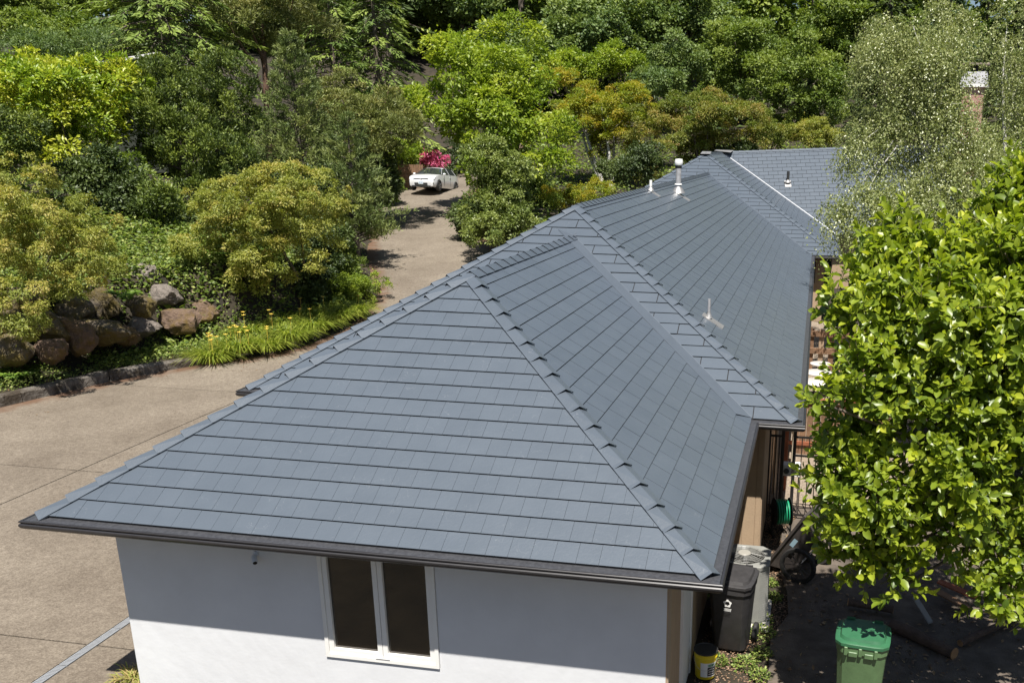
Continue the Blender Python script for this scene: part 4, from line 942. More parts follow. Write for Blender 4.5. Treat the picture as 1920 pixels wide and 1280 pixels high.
RM = {'g': rock_mat('grey_rock', (.12,.10,.085), (.12,.075,.025), .62, .75, (.25,.215,.185)),
      'm': rock_mat('mossy_rock', (.075,.060,.048), (.115,.085,.018), .38, .55, (.17,.14,.11)),
      'b': rock_mat('brown_rock', (.085,.055,.038), (.13,.085,.022), .45, .60, (.20,.135,.095))}
def boulder(label, u0, v0, u1, v1, t, kind, seed, flat=1.0, tilt=0):
    rng = np.random.default_rng(seed); c = PT((u0+u1)/2, (v0+v1)/2, t)
    rx = (u1-u0)*t/FPX/2; rz = (v1-v0)*t/FPX/2
    import bmesh
    bm = bmesh.new(); bmesh.ops.create_icosphere(bm, subdivisions=4, radius=1)
    pl = unit(rng.normal(size=(24,3))); pl = unit(np.concatenate([pl, [[0,0,1.0],[0,-1.0,.25],[.5,-1,.6]]])+0); h = rng.uniform(.60,.80,27)
    V = np.array([v.co[:] for v in bm.verts]); q = V@pl.T; qq = np.where(q > .2, h/np.maximum(q, .2), 9); rr = np.min(qq, axis=1); rr = np.minimum(rr, 1.05)
    ph = rng.uniform(0,6,6)
    nz = np.zeros(len(V))
    for fq, am in ((2.5,.05),(6,.04),(13,.028),(26,.016)):
        k_ = rng.normal(size=(5,3))*fq; nz = nz+am*np.sin(V@k_.T+rng.uniform(0,6.28,5)).sum(1)*.45
    rr = rr*(1+nz)*(1+.022*np.sin(V[:,0]*9+ph[0])*np.sin(V[:,1]*8+ph[1])+.016*np.sin(V[:,2]*15+ph[2])*np.sin(V[:,0]*13+ph[3])+rng.normal(0,.004,len(V)))
    V = V*rr[:,None]*np.array([rx*1.30, rx*.95, rz*1.34*flat])
    ca, sa = math.cos(tilt), math.sin(tilt); V = np.stack([V[:,0]*ca-V[:,2]*sa, V[:,1], V[:,0]*sa+V[:,2]*ca], 1)
    F = [tuple(v.index for v in f.verts) for f in bm.faces]; bm.free()
    o = sm(mk('boulder', V+c, F, RM[kind]), 38)
    return tag(o, label, 'boulder', 'boulders of the retaining wall')
for a in [('flat-topped grey angular boulder on top of the rock wall in full sun', 217,492,300,545,29.4,'g',1,.9,.15),
          ('pale grey boulder with trailing weeds right of the flat-topped one', 276,530,337,573,29.2,'g',2),
          ('orange-mossed boulder right of the fern in the rock wall', 236,551,294,596,28.2,'m',3),
          ('tall upright grey boulder streaked with moss left of the fern', 165,534,215,602,27.9,'m',4),
          ('round brown mossy boulder in the middle of the rock wall', 98,558,167,618,27.2,'m',5),
          ('grey-brown boulder under the feathery shrub on the top course', 96,512,163,562,28.2,'g',6),
          ('reddish-brown boulder at the foot of the wall near the kerb end', 294,578,364,626,28.9,'b',7),
          ('small orange and white lichened rock on the wall above the kerb end', 334,536,368,573,29.9,'b',8),
          ('brown boulder at the right end of the rock wall', 352,563,408,610,29.9,'b',9),
          ('small reddish rock on top at the right end of the wall', 360,534,396,566,30.6,'b',10),
          ('long low mossy boulder in the bottom course behind the weeds', 152,600,243,645,27.0,'m',11),
          ('dappled brown boulder at the bottom left of the wall', 118,598,184,668,26.2,'b',12),
          ('mossy angular boulder between the fern and the bottom left boulder', 55,585,125,640,25.9,'m',22),
          ('brown boulder with a blue-grey patch low behind the kerb', 62,632,130,680,25.3,'b',23),
          ('dark rock beside the large left fern', -20,630,62,690,24.9,'m',24),
          ('dark mossy boulder at the left edge of the photo', -40,583,68,645,25.6,'m',13),
          ('grey boulder in shade under the orange-mossed one', 238,592,297,632,28.3,'g',14),
          ('dark shaded boulder half hidden by the feathery shrub', 52,536,97,582,27.0,'m',15),
          ('squat brown rock in the bottom course left of the reddish-brown boulder', 205,610,262,650,27.6,'b',17),
          ('grey rock wedged at the base between the upright boulder and the long mossy one', 120,620,170,662,26.6,'g',18),
          ('mossy rock partly under the ivy behind the upright boulder', 195,505,245,548,29.0,'m',19),
          ('brown rock beside the right end rock near the daylilies', 396,560,440,600,30.6,'b',20),
          ('dark mossy rock above the left edge boulder under the shrub', -10,540,60,592,26.2,'m',21),
          ('weathered brown rock under the Japanese maple', 414,512,470,556,31.8,'b',16)]:
    boulder(*a)
M_kerb = rock_mat('weathered_kerb', (.10,.088,.075), (.055,.042,.028), .40, .58, (.26,.235,.205))
ke = thing('stone_kerb', 'old weathered stone kerb along the left edge of the concrete driveway', 'kerb', (-11.9,11.2,-2.6))
kp = [(-15.4,-6.0)]
pts_ = EDGE; samp = []
for y in np.arange(-8, 16.6, .02): samp.append((edge_x(EDGE, y), y))
samp = np.array(samp); sl = np.concatenate([[0], np.cumsum(np.linalg.norm(np.diff(samp, axis=0), axis=1))])
rk = np.random.default_rng(8); pos_ = 0; 
while pos_ < sl[-1]-.4:
    Lk = min(rk.uniform(1.0, 1.7), sl[-1]-pos_); A = np.array([np.interp(pos_+.008, sl, samp[:,0]), np.interp(pos_+.008, sl, samp[:,1])]); B = np.array([np.interp(pos_+Lk-.008, sl, samp[:,0]), np.interp(pos_+Lk-.008, sl, samp[:,1])])
    d = unit(B-A); nrm = np.array([-d[1], d[0]]); hgt_ = .30+rk.uniform(-.02,.02)
    V = []; F = []; ns = 7
    for i in range(ns):
        p = A+(B-A)*i/(ns-1)
        for o_, z in ((.0,-.1),(-.0,hgt_-.05),(.05,hgt_),(.26,hgt_+.005),(.29,hgt_-.04),(.29,-.1)):
            jj = rk.normal(0, .007, 3); V.append((p[0]+nrm[0]*o_+jj[0], p[1]+nrm[1]*o_+jj[1], -2.6+z+jj[2]))
    for i in range(ns-1):
        for k2 in range(5): F.append((i*6+k2, (i+1)*6+k2, (i+1)*6+k2+1, i*6+k2+1))
    F += [tuple(range(5,-1,-1)), tuple((ns-1)*6+k2 for k2 in range(6))]
    sm(mk('kerb_stone', V, [f[::-1] for f in F], M_kerb, ke), 30); pos_ += Lk

def blades(name, label, cat, u, v, t, n, R, H, mat, seed, group=None, flowers=0, wid=.022):
    rng = np.random.default_rng(seed); p = PT(u, v, t); base = np.array([p[0], p[1], h1(p[0], p[1])])
    th = thing(name, label, cat, base, group=group); V = []; F = []; T = []
    for i in range(n):
        az = rng.uniform(0, 6.283); r0 = R*.35*math.sqrt(rng.random()); L = H*rng.uniform(.8,1.4); lean = rng.uniform(.35,1.0)
        dh = np.array([math.cos(az), math.sin(az), 0]); pr = np.array([-dh[1], dh[0], 0]); o = base+np.array([math.cos(az)*r0*2.0+rng.normal()*.05, math.sin(az)*r0*2.0+rng.normal()*.05, 0])
        k = len(V)
        for s in (0, .35, .7, 1):
            c = o+dh*L*lean*s**1.4*.9+np.array([0,0,L*(1.0*s-(.35+.55*lean)*s*s)]); w_ = wid*(1-s**2)*.5+.002
            V += [c+pr*w_, c-pr*w_]
        for s in range(3): F.append((k+2*s, k+2*s+1, k+2*s+3, k+2*s+2)); T.append(rng.uniform(0,.9))
    o = mk('blades', V, F, mat, th); a = o.data.attributes.new('tint','FLOAT','FACE'); a.data.foreach_set('value', T)
    for i in range(flowers):
        az = rng.uniform(0, 6.283); rr = R*rng.uniform(0,.9); q = base+np.array([math.cos(az)*rr, math.sin(az)*rr, H*rng.uniform(.75,1.0)])
        fl = MB()
        for j in range(6):
            a = j*1.047+rng.uniform(-.1,.1); d = np.array([math.cos(a), math.sin(a), .45]); s_d = np.array([-math.sin(a), math.cos(a), 0])*.020
            fl.add([q, q+d*.04+s_d, q+d*.085, q+d*.04-s_d], [(0,1,2,3)])
        fl.tube([q, (q[0], q[1], base[2]+.1)], .004, 4, cap=False); fl.build('flower', M_flow, th)
    return th
M_flow = pmat('yellow_petal', (.70,.50,.08), .6)
dl = [(398,668,28.4,'daylily clump with pale yellow flowers just past the kerb end',16),(448,662,28.9,'fullest daylily clump with yellow flowers beside the driveway',12),(500,652,29.3,'daylily clump third from the kerb end along the driveway',3),
      (545,638,30.0,'daylily clump with a few yellow buds below the olive maple',4),(470,635,30.2,'daylily clump in the second row behind the fullest clump',3),(590,622,31.0,'daylily clump at the bend of the driveway edge',4),
      (628,604,32.0,'daylily clump left of the box hedge near the driveway',2),(662,590,32.8,'small daylily clump in front of the box hedge',1),(530,612,31.0,'daylily clump in the second row under the olive maple',2),(575,600,32.0,'shaded daylily clump below the dark shrub',1)]
for i, (u, v, t, lb, nf_) in enumerate(dl):
    blades('daylily_clump', lb, 'daylily', u, v, t, 560, .68, .80, L_grass, 100+i, 'daylilies along the driveway edge', (nf_+1)//2)
def fern(label, u, v, t, H, nfr, seed, mat=None, z=None):
    rng = np.random.default_rng(seed); p = PT(u, v, t); base = np.array([p[0], p[1], h1(p[0], p[1]) if z is None else p[2]])
    th = thing('fern', label, 'fern', base, group='sword ferns on the bank'); C = []; D = []; N = []; L = []; T = []
    for i in range(nfr):
        az = i*6.283/nfr+rng.uniform(-.25,.25); Lf = H*rng.uniform(.8,1.2); ln_ = rng.uniform(.5,.95); dh = np.array([math.cos(az), math.sin(az), 0]); pr = np.array([-dh[1], dh[0], 0])
        for s in np.linspace(.12, 1, 20):
            c = base+dh*Lf*ln_*s+np.array([0,0,Lf*(1.05*s-.75*s*s)])
            for sg in (-1,1): C.append(c); D.append(pr*sg+dh*.35+rng.normal(size=3)*.08); N.append(np.array([0,0,1])+dh*.3+rng.normal(size=3)*.1); L.append(Lf*.22*math.sin(math.pi*min(.97, s*.85+.12))); T.append(rng.uniform(.1,.9))
    L = np.array(L); leafmesh('fronds', np.array(C), np.array(D), np.array(N), L, L*.28, np.array(T), mat or L_fern, th)
fern('sword fern growing between boulders in the middle of the rock wall', 238, 566, 27.6, .75, 14, 1, z=1)
fern('large shaded sword fern at the left edge by the kerb', 25, 672, 25.0, .95, 16, 2)
fern('sword fern under the Japanese maple nearest the rock wall', 430, 575, 31.2, .8, 14, 3)
fern('sword fern under the Japanese maple beside the dark azalea', 490, 580, 32.0, .8, 14, 4)
fern('rust-tinged sword fern left of the grey post', 575, 550, 33.6, .8, 14, 5)
fern('sword fern above the right end of the rock wall', 520, 560, 33.0, .75, 12, 6)
po = PT(614, 525, 34.4); po[2] = h1(po[0], po[1]); g = MB(); g.bbox(po[0]-.11,po[0]+.11,po[1]-.11,po[1]+.11,po[2]-.1,po[2]+.62,.01); g.bbox(po[0]-.15,po[0]+.15,po[1]-.15,po[1]+.15,po[2]+.62,po[2]+.70,.015)
tag(g.build('stone_post', M_kerb), 'short grey stone post with cap half hidden by ferns and azalea', 'post')

def cover(name, mask_fn, x0, x1, y0, y1, n, ln, asp, mat, seed, zamp=.25, freq=1.1, thr=-.2, up=.8):
    rng = np.random.default_rng(seed); x = rng.uniform(x0,x1,n); y = rng.uniform(y0,y1,n); s = seg_dist(np.stack([x,y],1), EDGE)*np.where(x < edge_x(EDGE,y), 1, -1)
    nn = np.sin(x*freq+1.3*np.sin(y*freq*.8+seed))*np.sin(y*freq*1.1+1.7*np.sin(x*freq*.6))+rng.normal(0,.35,n)
    ok = mask_fn(x, y, s) & (nn > thr); x, y, nn = x[ok], y[ok], nn[ok]; m = len(x)
    z = hgt(x, y)+zamp*np.clip(nn-thr, 0, 1.6)/1.6*rng.uniform(.15,1,m)
    C = np.stack([x,y,z],1); D = rng.normal(size=(m,3))*np.array([1,1,.35])+np.array([.2,-.25,.1]); N = rng.normal(size=(m,3))*.45+np.array([.1,-.25,up])
    L = ln*rng.uniform(.6,1.3,m); leafmesh_(name, C, D, N, L, L*asp, rng.uniform(0,1,m), mat)
def leafmesh_(name, C, D, N, L, Wd, T, mat):
    o = leafmesh(name, C, D, N, L, Wd, T, mat, None); o['kind'] = 'stuff'; return o
cover('kerb_weeds', lambda x,y,s: (s > .33) & (s < 2.0) & (y > 3) & (y < 20.5), -17,-7,3,21, 75000, .075,.45, L_ivy, 31, .42, 1.6, -.9)
cover('ivy_cover', lambda x,y,s: (s > 2.3) & (s < 9) & (y > 9) & (y < 30), -26,-7,9,30, 140000, .11,.8, L_ivy, 32, .35, 1.0, -.75)
cover('bank_undergrowth', lambda x,y,s: (s > .4) & (s < 34) & ((y > 17) | (s > 8)), -52,-7,6,62, 95000, .24,.5, L_mid, 33, .55, .9, -.6)
cover('slope_groundcover', lambda x,y,s: (s > .5) & (s < 6) & (y > 15) & (y < 33), -20,-6,15,33, 60000, .13,.5, L_mid, 38, .35, 1.3, -1.2)
cover('edge_weeds', lambda x,y,s: (s > .05) & (s < 2.2) & (y > 17) & (y < 60), -25,-7,17,60, 40000, .10,.4, L_ivy, 34, .30, 1.8, .0)
cover('forest_undergrowth', lambda x,y,s: (s < 0) & (x > edge_x(EDGER,y)+.3) & ((x < -1) | (y > 43)), -20,40,30,75, 60000, .26,.5, L_mid, 35, .6, .8, -.7)
cover('edge_litter', lambda x,y,s: (s > -1.6) & (s < .1) & (y > 4) & (y < 52), -20,-5,4,52, 9000, .06,.35, leafmat('litter_leaf', [(.10,.055,.03),(.17,.10,.05),(.24,.16,.08)], trans=.05), 39, .03, 2.1, .1, 2.0)
cover('ridge_undergrowth', lambda x,y,s: ((x > -25) | (s > 30)), -110,70,75,150, 26000, 1.0,.6, L_dark, 36, 1.6, .35, -.7)
cover('needle_litter', lambda x,y,s: (s > .3) & (s < 30), -45,-7,3,60, 30000, .10,.25, leafmat('dry_leaf', [(.10,.05,.025),(.16,.085,.035),(.22,.13,.05)], trans=.1), 37, .05, .7, -.9)

# more understorey shrubs that close the gaps in the bank
fill = [('low green shrub behind the flat-topped boulder', L_ivy, 250,440,520,120,30.8,.09),('low pale green shrub above the rock wall beside the ivy', L_ivy, 330,450,530,110,31.5,.09),
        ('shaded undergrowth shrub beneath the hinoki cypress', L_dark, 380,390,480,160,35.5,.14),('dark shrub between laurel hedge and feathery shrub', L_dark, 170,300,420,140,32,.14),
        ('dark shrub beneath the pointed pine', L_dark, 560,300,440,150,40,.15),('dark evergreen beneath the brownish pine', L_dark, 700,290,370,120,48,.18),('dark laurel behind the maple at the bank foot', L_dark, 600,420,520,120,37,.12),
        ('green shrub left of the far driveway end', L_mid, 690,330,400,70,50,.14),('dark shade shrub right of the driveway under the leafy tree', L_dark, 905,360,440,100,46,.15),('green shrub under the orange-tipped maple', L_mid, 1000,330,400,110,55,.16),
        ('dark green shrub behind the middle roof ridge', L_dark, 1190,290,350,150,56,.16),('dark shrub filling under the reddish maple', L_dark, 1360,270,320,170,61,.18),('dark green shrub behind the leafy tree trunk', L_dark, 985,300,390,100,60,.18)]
for i, (lb, m_, u, vt, vb, wpx, t, ln_) in enumerate(fill):
    mk_broad('understorey_shrub', lb, 'shrub', m_, u, vt, vb, wpx, t, 200+i, nl=8, ncl=800, per=12, cr=ln_*1.6, ln=ln_, asp=.5, trunk=.03, fr=(.3,.5))

# ------------------------------------------------------------------ the magnolia in the right foreground
def magnolia():
    rng = np.random.default_rng(77)
    L = [(1900,450,170,10.6),(1780,520,160,10.4),(1660,510,110,10.2),(1700,470,80,10.3),(1640,590,140,10.0),(1760,600,180,9.8),(1640,720,150,9.8),(1600,830,130,9.5),(1590,920,130,9.3),(1640,960,160,9.3),
         (1730,790,180,9.3),(1820,720,170,9.9),(1900,620,180,9.7),(1900,800,190,9.3),(1810,930,170,9.2),(1720,1010,150,9.2),(1900,1010,170,9.2),(1600,1020,100,9.3),(1640,1060,90,9.2),(1860,1110,90,9.0),(1790,880,150,9.1),
         (1890,400,80,10.6),(1965,350,150,10.6),(1980,500,200,10.2),(1990,760,220,9.8),(1980,980,200,9.6),(1640,465,60,10.3),(1905,340,40,10.5),(1690,425,36,10.4),(1860,385,36,10.5),(1900,500,160,9.9),(1570,560,60,10.1),(1560,880,60,9.3),(1555,760,55,9.5),(1690,1100,60,9.1),(1905,1165,40,8.9)]
    lobes = []
    for u, v, wp_, t in L:
        t = t+(1.35 if v > 960 else (1.0 if v > 780 else .3)); wp_ *= 1.0 if v < 780 else .95
        r = wp_*t/FPX/2; lobes.append((PT(u, v, t), np.array([r, r, r])))
    base = np.array([12.7, 3.6, h1(12.7, 3.6)])
    th = thing('magnolia_tree', 'large leafy tree with big glossy yellow-green leaves filling the right foreground', 'tree', base)
    P, d = shell_points(rng, lobes, 3800, lo=.35, hi=1.22, upbias=.15, down=-.8)
    C = []; D = []; N = []; LL = []; T = []; tw = MB()
    for p, dd in zip(P, d):
        k = rng.integers(5, 10); ax = unit(dd*np.array([1,1,.7])+np.array([0,0,.55])+rng.normal(size=3)*.25); tl = rng.uniform(.10,.26)
        young = rng.random()
        if rng.random() < .45: tw.tube([p-ax*.1, p+ax*tl], [.006,.003], 4, cap=False)
        a0 = rng.uniform(0, 6.28); e1 = unit(np.cross(ax, [0.3,.2,1.0])); e2 = np.cross(ax, e1)
        for j in range(k):
            f = j/(k-1); a = a0+j*2.4; o = (math.cos(a)*e1+math.sin(a)*e2)
            C.append(p+ax*tl*f+o*.006); dv = o*(1.15-.75*f)+ax*(.25+.9*f)+np.array([0,0,-.25*(1-f)])+rng.normal(size=3)*.22
            D.append(dv); N.append(ax*1.0+np.array([0,0,.35])-o*.3+rng.normal(size=3)*.25); LL.append(rng.uniform(.085,.175)*(1-.25*f)); T.append(np.clip(.02+.38*young+.52*f*f*rng.uniform(.4,1)+rng.uniform(-.12,.14), 0, 1))
    C, D, N, LL, T = map(np.array, (C, D, N, LL, T))
    # the 300 that show largest are parts of their own
    v = C-CAMP; z = v@CF; px = FPX*(v@CR)/z+PPX; py = PPY-FPX*(v@CU)/z
    # nearest to the camera within each screen cell
    inside = (px > 1480) & (px < 1930) & (py > 240) & (py < 1290)
    cell = (np.floor(px/26)*1000+np.floor(py/26)).astype(int); order = np.argsort(z); seen = set(); sel = []
    for i in order:
        if not inside[i] or cell[i] in seen: continue
        seen.add(cell[i]); sel.append(i)
    sc_ = LL[sel]/z[sel]; sel = np.array(sel)[np.argsort(-sc_)][:300]
    rest_ = np.ones(len(C), bool); rest_[sel] = False
    o = leafmesh('leaves', C[rest_], D[rest_], N[rest_], LL[rest_], LL[rest_]*.60, T[rest_], L_mag, th, near=True); o['kind'] = 'stuff'
    for i in sel:
        leafmesh('leaf', C[i:i+1], D[i:i+1], N[i:i+1], LL[i:i+1], LL[i:i+1]*.60, T[i:i+1], L_mag, th, near=True)
    b = MB(); b.tube([base-[0,0,.3], base+[-.1,0,.9], base+[-.25,-.1,2.0], base+[-.2,-.3,3.2], base+[0,-.3,5]], [.16,.13,.10,.07,.02], 9)
    for lc, lr in lobes:
        s0 = base+np.array([-.15,-.1,1.2+rng.uniform(0,2.2)]); mid = (s0+lc)/2+rng.normal(size=3)*.15; b.tube([s0, mid, lc, lc+unit(lc-s0)*lr*.7], [.04,.028,.015,.006], 6, cap=False)
    sm(b.build('trunk', M_bark, th), 80); tw.build('twigs', pmat('green_twig', (.16,.15,.06), .7), th)['kind'] = 'stuff'
magnolia()

# ------------------------------------------------------------------ bins, bucket, air conditioner
def gp(u, v, z=-2.5):
    d = CF+CR*(u-PPX)/FPX-CU*(v-PPY)/FPX; t = (z-CAMP[2])/d[2]; return CAMP+d*t
_b1 = gp(1366, 1229, -2.6); BINP = (float(_b1[0]), float(_b1[1])+.30)
_b2 = gp(1322, 1264, -2.6); BKP = (float(_b2[0]), float(_b2[1]), -2.6)
_b3 = gp(1403, 1043, -1.65); ACX, ACY = float(_b3[0])-.06, float(_b3[1])+.05
_b4 = gp(1505, 1092, -2.6)
#print('POS', BINP, BKP, ACX, ACY, _b4)
def cart(name, label, cx, cy, rz, mat, matlid, w=.60, d=.62, hh=.95, z=-2.6, logo=False, green=False):
    """two-wheeled lidded bin; local -y is its front"""
    th = thing(name, label, 'bin', (cx, cy, z), rz)
    b = MB(); prof = [(.0,.80,.72),(.02,.80,.74),(.55,.90,.88),(hh-.10,.985,.98),(hh-.09,1.03,1.02),(hh,1.03,1.02)]
    V = []; ns = 24
    for h, fw, fd in prof:
        for k in range(ns):
            a = 2*math.pi*(k+.5)/ns; c, s = math.cos(a), math.sin(a); n_ = 5.0
            rr = (abs(c)**n_+abs(s)**n_)**(-1/n_); V.append((c*rr*w/2*fw, s*rr*d/2*fd+(1-fd)*d*.25, h+.03))
    F = [(i*ns+k, i*ns+(k+1)%ns, (i+1)*ns+(k+1)%ns, (i+1)*ns+k) for i in range(len(prof)-1) for k in range(ns)]+[tuple(range(ns-1,-1,-1)), tuple((len(prof)-1)*ns+k for k in range(ns))]
    b.add(V, F)
    body = sm(b.build('bin_body', mat, th, local=True), 35)
    # scooped grip pocket ridges on the front
    rg = MB()
    pts = [(-w*.40, .0), (-w*.36, -.05), (-w*.12, -.055), (-w*.08, -.05), (w*.08, -.05), (w*.12, -.055), (w*.36, -.05), (w*.42, 0)]
    if green:
        for x in (-w*.30, -w*.02, w*.28): MB().bbox(x-.02, x+.02, -d/2*1.03-.02, -d/2*.98, hh-.02-.05, hh+.03, .006).build('hook', mat, th, local=True)
        for x in (-w*.16, w*.15): MB().bbox(x-.05, x+.05, -d/2*1.03-.012, -d/2*.98, hh-.085, hh-.03, .006).build('latch', mat, th, local=True)
    l = MB(); V = []; pr = [(0,1.07,1.07),(.035,1.075,1.07),(.045,1.02,1.02),(.050,.90,.90),(.085,.84,.84),(.092,.6,.6)]
    for h, fw, fd in pr:
        for k in range(ns):
            a = 2*math.pi*(k+.5)/ns; c, s = math.cos(a), math.sin(a); rr = (abs(c)**6+abs(s)**6)**(-1/6); V.append((c*rr*w/2*fw, s*rr*d/2*fd, hh+.03+h+.06*(s*rr*.5)*0))
    F = [(i*ns+k, i*ns+(k+1)%ns, (i+1)*ns+(k+1)%ns, (i+1)*ns+k) for i in range(len(pr)-1) for k in range(ns)]+[tuple((len(pr)-1)*ns+k for k in range(ns)), tuple(range(ns-1,-1,-1))]
    l.add(V, F); lid = sm(l.build('lid', matlid, th, local=True), 35)
    for sx in (-.28, .28):
        g = MB(); g.bbox(w*sx-.05, w*sx+.05, d*.36, d*.39, hh+.11, hh+.145, .006); 
        g.build('grip', matlid, lid, local=True)
    hd = MB(); hd.tube([(-w*.40,d*.50,hh-.05),(-w*.40,d*.62,hh+.02),(w*.40,d*.62,hh+.02),(w*.40,d*.50,hh-.05)], .016, 8); sm(hd.build('handle', mat, th, local=True))
    for sx in (-1, 1):
        t = MB(); t.lathe([(.05,-.03),(.115,-.03),(.128,-.018),(.128,.018),(.115,.03),(.05,.03)], (sx*(w*.5+.0), d*.40, .128), 20, 'X')
        wo = sm(t.build('wheel', M_rub, th, local=True), 35)
        t2 = MB(); t2.lathe([(.0,-.035),(.05,-.03),(.05,.03),(.0,.035)], (sx*(w*.5+.0), d*.40, .128), 14, 'X'); t2.build('hub', mat, wo, local=True)
    if logo:
        g = MB(); y = -d/2*.962; cz = hh*.80; R = .045
        for k in range(5):
            a = math.pi/2+k*2*math.pi/5; c = (R*math.cos(a), R*math.sin(a))
            V = [(c[0]*.95+.017*math.cos(q), y, cz+c[1]*.95+.017*math.sin(q)) for q in np.linspace(0, 2*math.pi, 10, endpoint=False)]; g.add(V, [tuple(range(9,-1,-1))][::-1] if False else [tuple(range(10))[::-1]])
            for a1 in (a+.42, a+.84):
                g.add([(R*.72*math.cos(a+.25), y, cz+R*.72*math.sin(a+.25)), (R*1.1*math.cos(a+.38), y, cz+R*1.1*math.sin(a+.38)), (R*1.1*math.cos(a+.9), y, cz+R*1.1*math.sin(a+.9)), (R*.72*math.cos(a+1.0), y, cz+R*.72*math.sin(a+1.0))], [(0,1,2,3)])
                break
        for zz, ww in ((-.078,.05),(-.094,.044)):
            x = -ww
            while x < ww: 
                l_ = random.uniform(.007,.014); g.add([(x,y,cz+zz-.006),(x+l_,y,cz+zz-.006),(x+l_,y,cz+zz+.005),(x,y,cz+zz+.005)], [(0,1,2,3)]); x += l_+.003
        g.add([(-.052,y,cz-.112),(.052,y,cz-.112),(.052,y,cz-.106),(-.052,y,cz-.106)], [(0,1,2,3)])
        g.build('emblem', M_white, th, local=True)
    return th
M_rub = pmat('black_rubber', (.022,.021,.021), .7, var=.2, scale=10)
M_binb = pmat('black_bin_plastic', (.042,.040,.041), .45, var=.25, scale=7, bump=.08)
M_bing = pmat('green_bin_plastic', (.095,.165,.072), .45, var=.18, scale=5, bump=.06)
M_bingl = pmat('green_lid_plastic', (.032,.125,.058), .42, var=.15, scale=5, bump=.06)
cart('wheeled_bin', 'black wheeled bin with white emblem and closed lid beside the air conditioner', *BINP, R_(-8), M_binb, M_binb, w=.58, d=.66, hh=.99, logo=True)
cart('wheeled_bin', 'green wheeled bin with green lid standing on the dark path', 9.14, 1.75, R_(-6), M_bing, M_bingl, w=.58, d=.58, hh=1.13, green=True)
# bucket
bk = thing('bucket', 'yellow plastic bucket with black lid and white label at the corner of the house', 'bucket', BKP)
M_yel = pmat('yellow_plastic', (.72,.55,.02), .4, var=.08, scale=6); M_blk = pmat('black_lid', (.03,.03,.03), .5, var=.2, scale=10)
sm(MB().lathe([(.125,0),(.13,.01),(.145,.29),(.152,.295),(.152,.315),(.147,.32),(.147,.345),(.153,.35),(.153,.365),(.148,.37)], (0,0,0), 28).build('pail', M_yel, bk, local=True), 40)
sm(MB().lathe([(.155,.36),(.158,.368),(.158,.385),(.148,.388),(.142,.380),(.0,.380)], (0,0,0), 28).build('lid', M_blk, bk, local=True), 40)
def arc_patch(r0, r1, z0, z1, a0, a1, m, name):
    A = np.linspace(a0, a1, 10); V = [(r0*math.cos(a), r0*math.sin(a), z0) for a in A]+[(r1*math.cos(a), r1*math.sin(a), z1) for a in A]
    return mk(name, V, [(i, i+1, 11+i, 10+i) for i in range(9)], m, bk, local=True)
arc_patch(.134+.0015, .144+.0015, .045, .25, R_(-110), R_(-20), M_white, 'label_sheet')
arc_patch(.135+.0022, .141+.0022, .06, .19, R_(-72), R_(-22), M_blk, 'label_panel')
arc_patch(.1405+.0022, .1425+.0022, .195, .235, R_(-72), R_(-22), pmat('label_green', (.03,.22,.10), .5), 'label_band')
for i in range(3): arc_patch(.1355+.004+.0022*i, .1362+.004+.0022*i, .085+.035*i, .095+.035*i, R_(-66), R_(-34), M_white, 'label_line')
A = np.linspace(math.pi*.05, math.pi*.95, 12)
sm(MB().tube([(.150*math.cos(a)*1.0, -.02-.14*math.sin(a), .31-.16*math.sin(a)) for a in A], .0025, 5).build('bail', M_galv, bk, local=True))
# air conditioner condenser
M_acp = pmat('condenser_paint', (.25,.25,.23), .45, var=.08, scale=6); M_acd = pmat('condenser_dark', (.09,.09,.085), .6)
ac = thing('air_conditioner', 'grey outdoor air conditioner with round top fan beside the tan wall', 'air conditioner', (ACX,ACY,-2.6), R_(0))
W_ = .37; H_ = .95; ch = .12
ring = lambda w_, c_, z: [(-w_+c_,-w_,z),(w_-c_,-w_,z),(w_,-w_+c_,z),(w_,w_-c_,z),(w_-c_,w_,z),(-w_+c_,w_,z),(-w_,w_-c_,z),(-w_,-w_+c_,z)]
b = MB(); V = ring(W_-.012,ch,.06)+ring(W_-.012,ch,H_-.06); b.add(V, [(k,(k+1)%8,8+(k+1)%8,8+k) for k in range(8)]+[tuple(range(7,-1,-1))]); b.lathe([(.0,0),(.279,0)], (0,0,H_-.12), 24, cap=False); b.build('coil_core', M_acd, ac, local=True)
b = MB(); V = ring(W_,ch,H_-.07)+ring(W_+.008,ch,H_-.06)+ring(W_+.008,ch,H_-.01)+ring(W_-.01,ch,H_); 
F = [(i*8+k, i*8+(k+1)%8, i*8+8+(k+1)%8, i*8+8+k) for i in range(3) for k in range(8)]; b.add(V, F)
oc = [(math.cos(a)*.30, math.sin(a)*.30, H_) for a in np.linspace(0, 2*math.pi, 33)[:-1]]
outer = ring(W_-.01, ch, H_); k0 = len(b.V)
def near(i): 
    a = math.atan2(oc[i%32][1], oc[i%32][0]); return min(range(8), key=lambda k: abs((math.atan2(outer[k][1], outer[k][0])-a+math.pi)%(2*math.pi)-math.pi))
b.V += outer+oc
for i in range(32):
    p, q = near(i), near(i+1)
    b.F.append((k0+8+i, k0+p, k0+8+(i+1)%32)); 
    if p != q: b.F.append((k0+p, k0+q, k0+8+(i+1)%32))
b.lathe([(.30,0),(.285,-.02),(.28,-.10)], (0,0,H_), 32, cap=False)
top = sm(b.build('top_panel', M_acp, ac, local=True), 30)
b = MB(); V = ring(W_+.006,ch,.0)+ring(W_+.006,ch,.07); b.add(V, [(k,(k+1)%8,8+(k+1)%8,8+k) for k in range(8)]); b.build('base_pan', M_acp, ac, local=True)
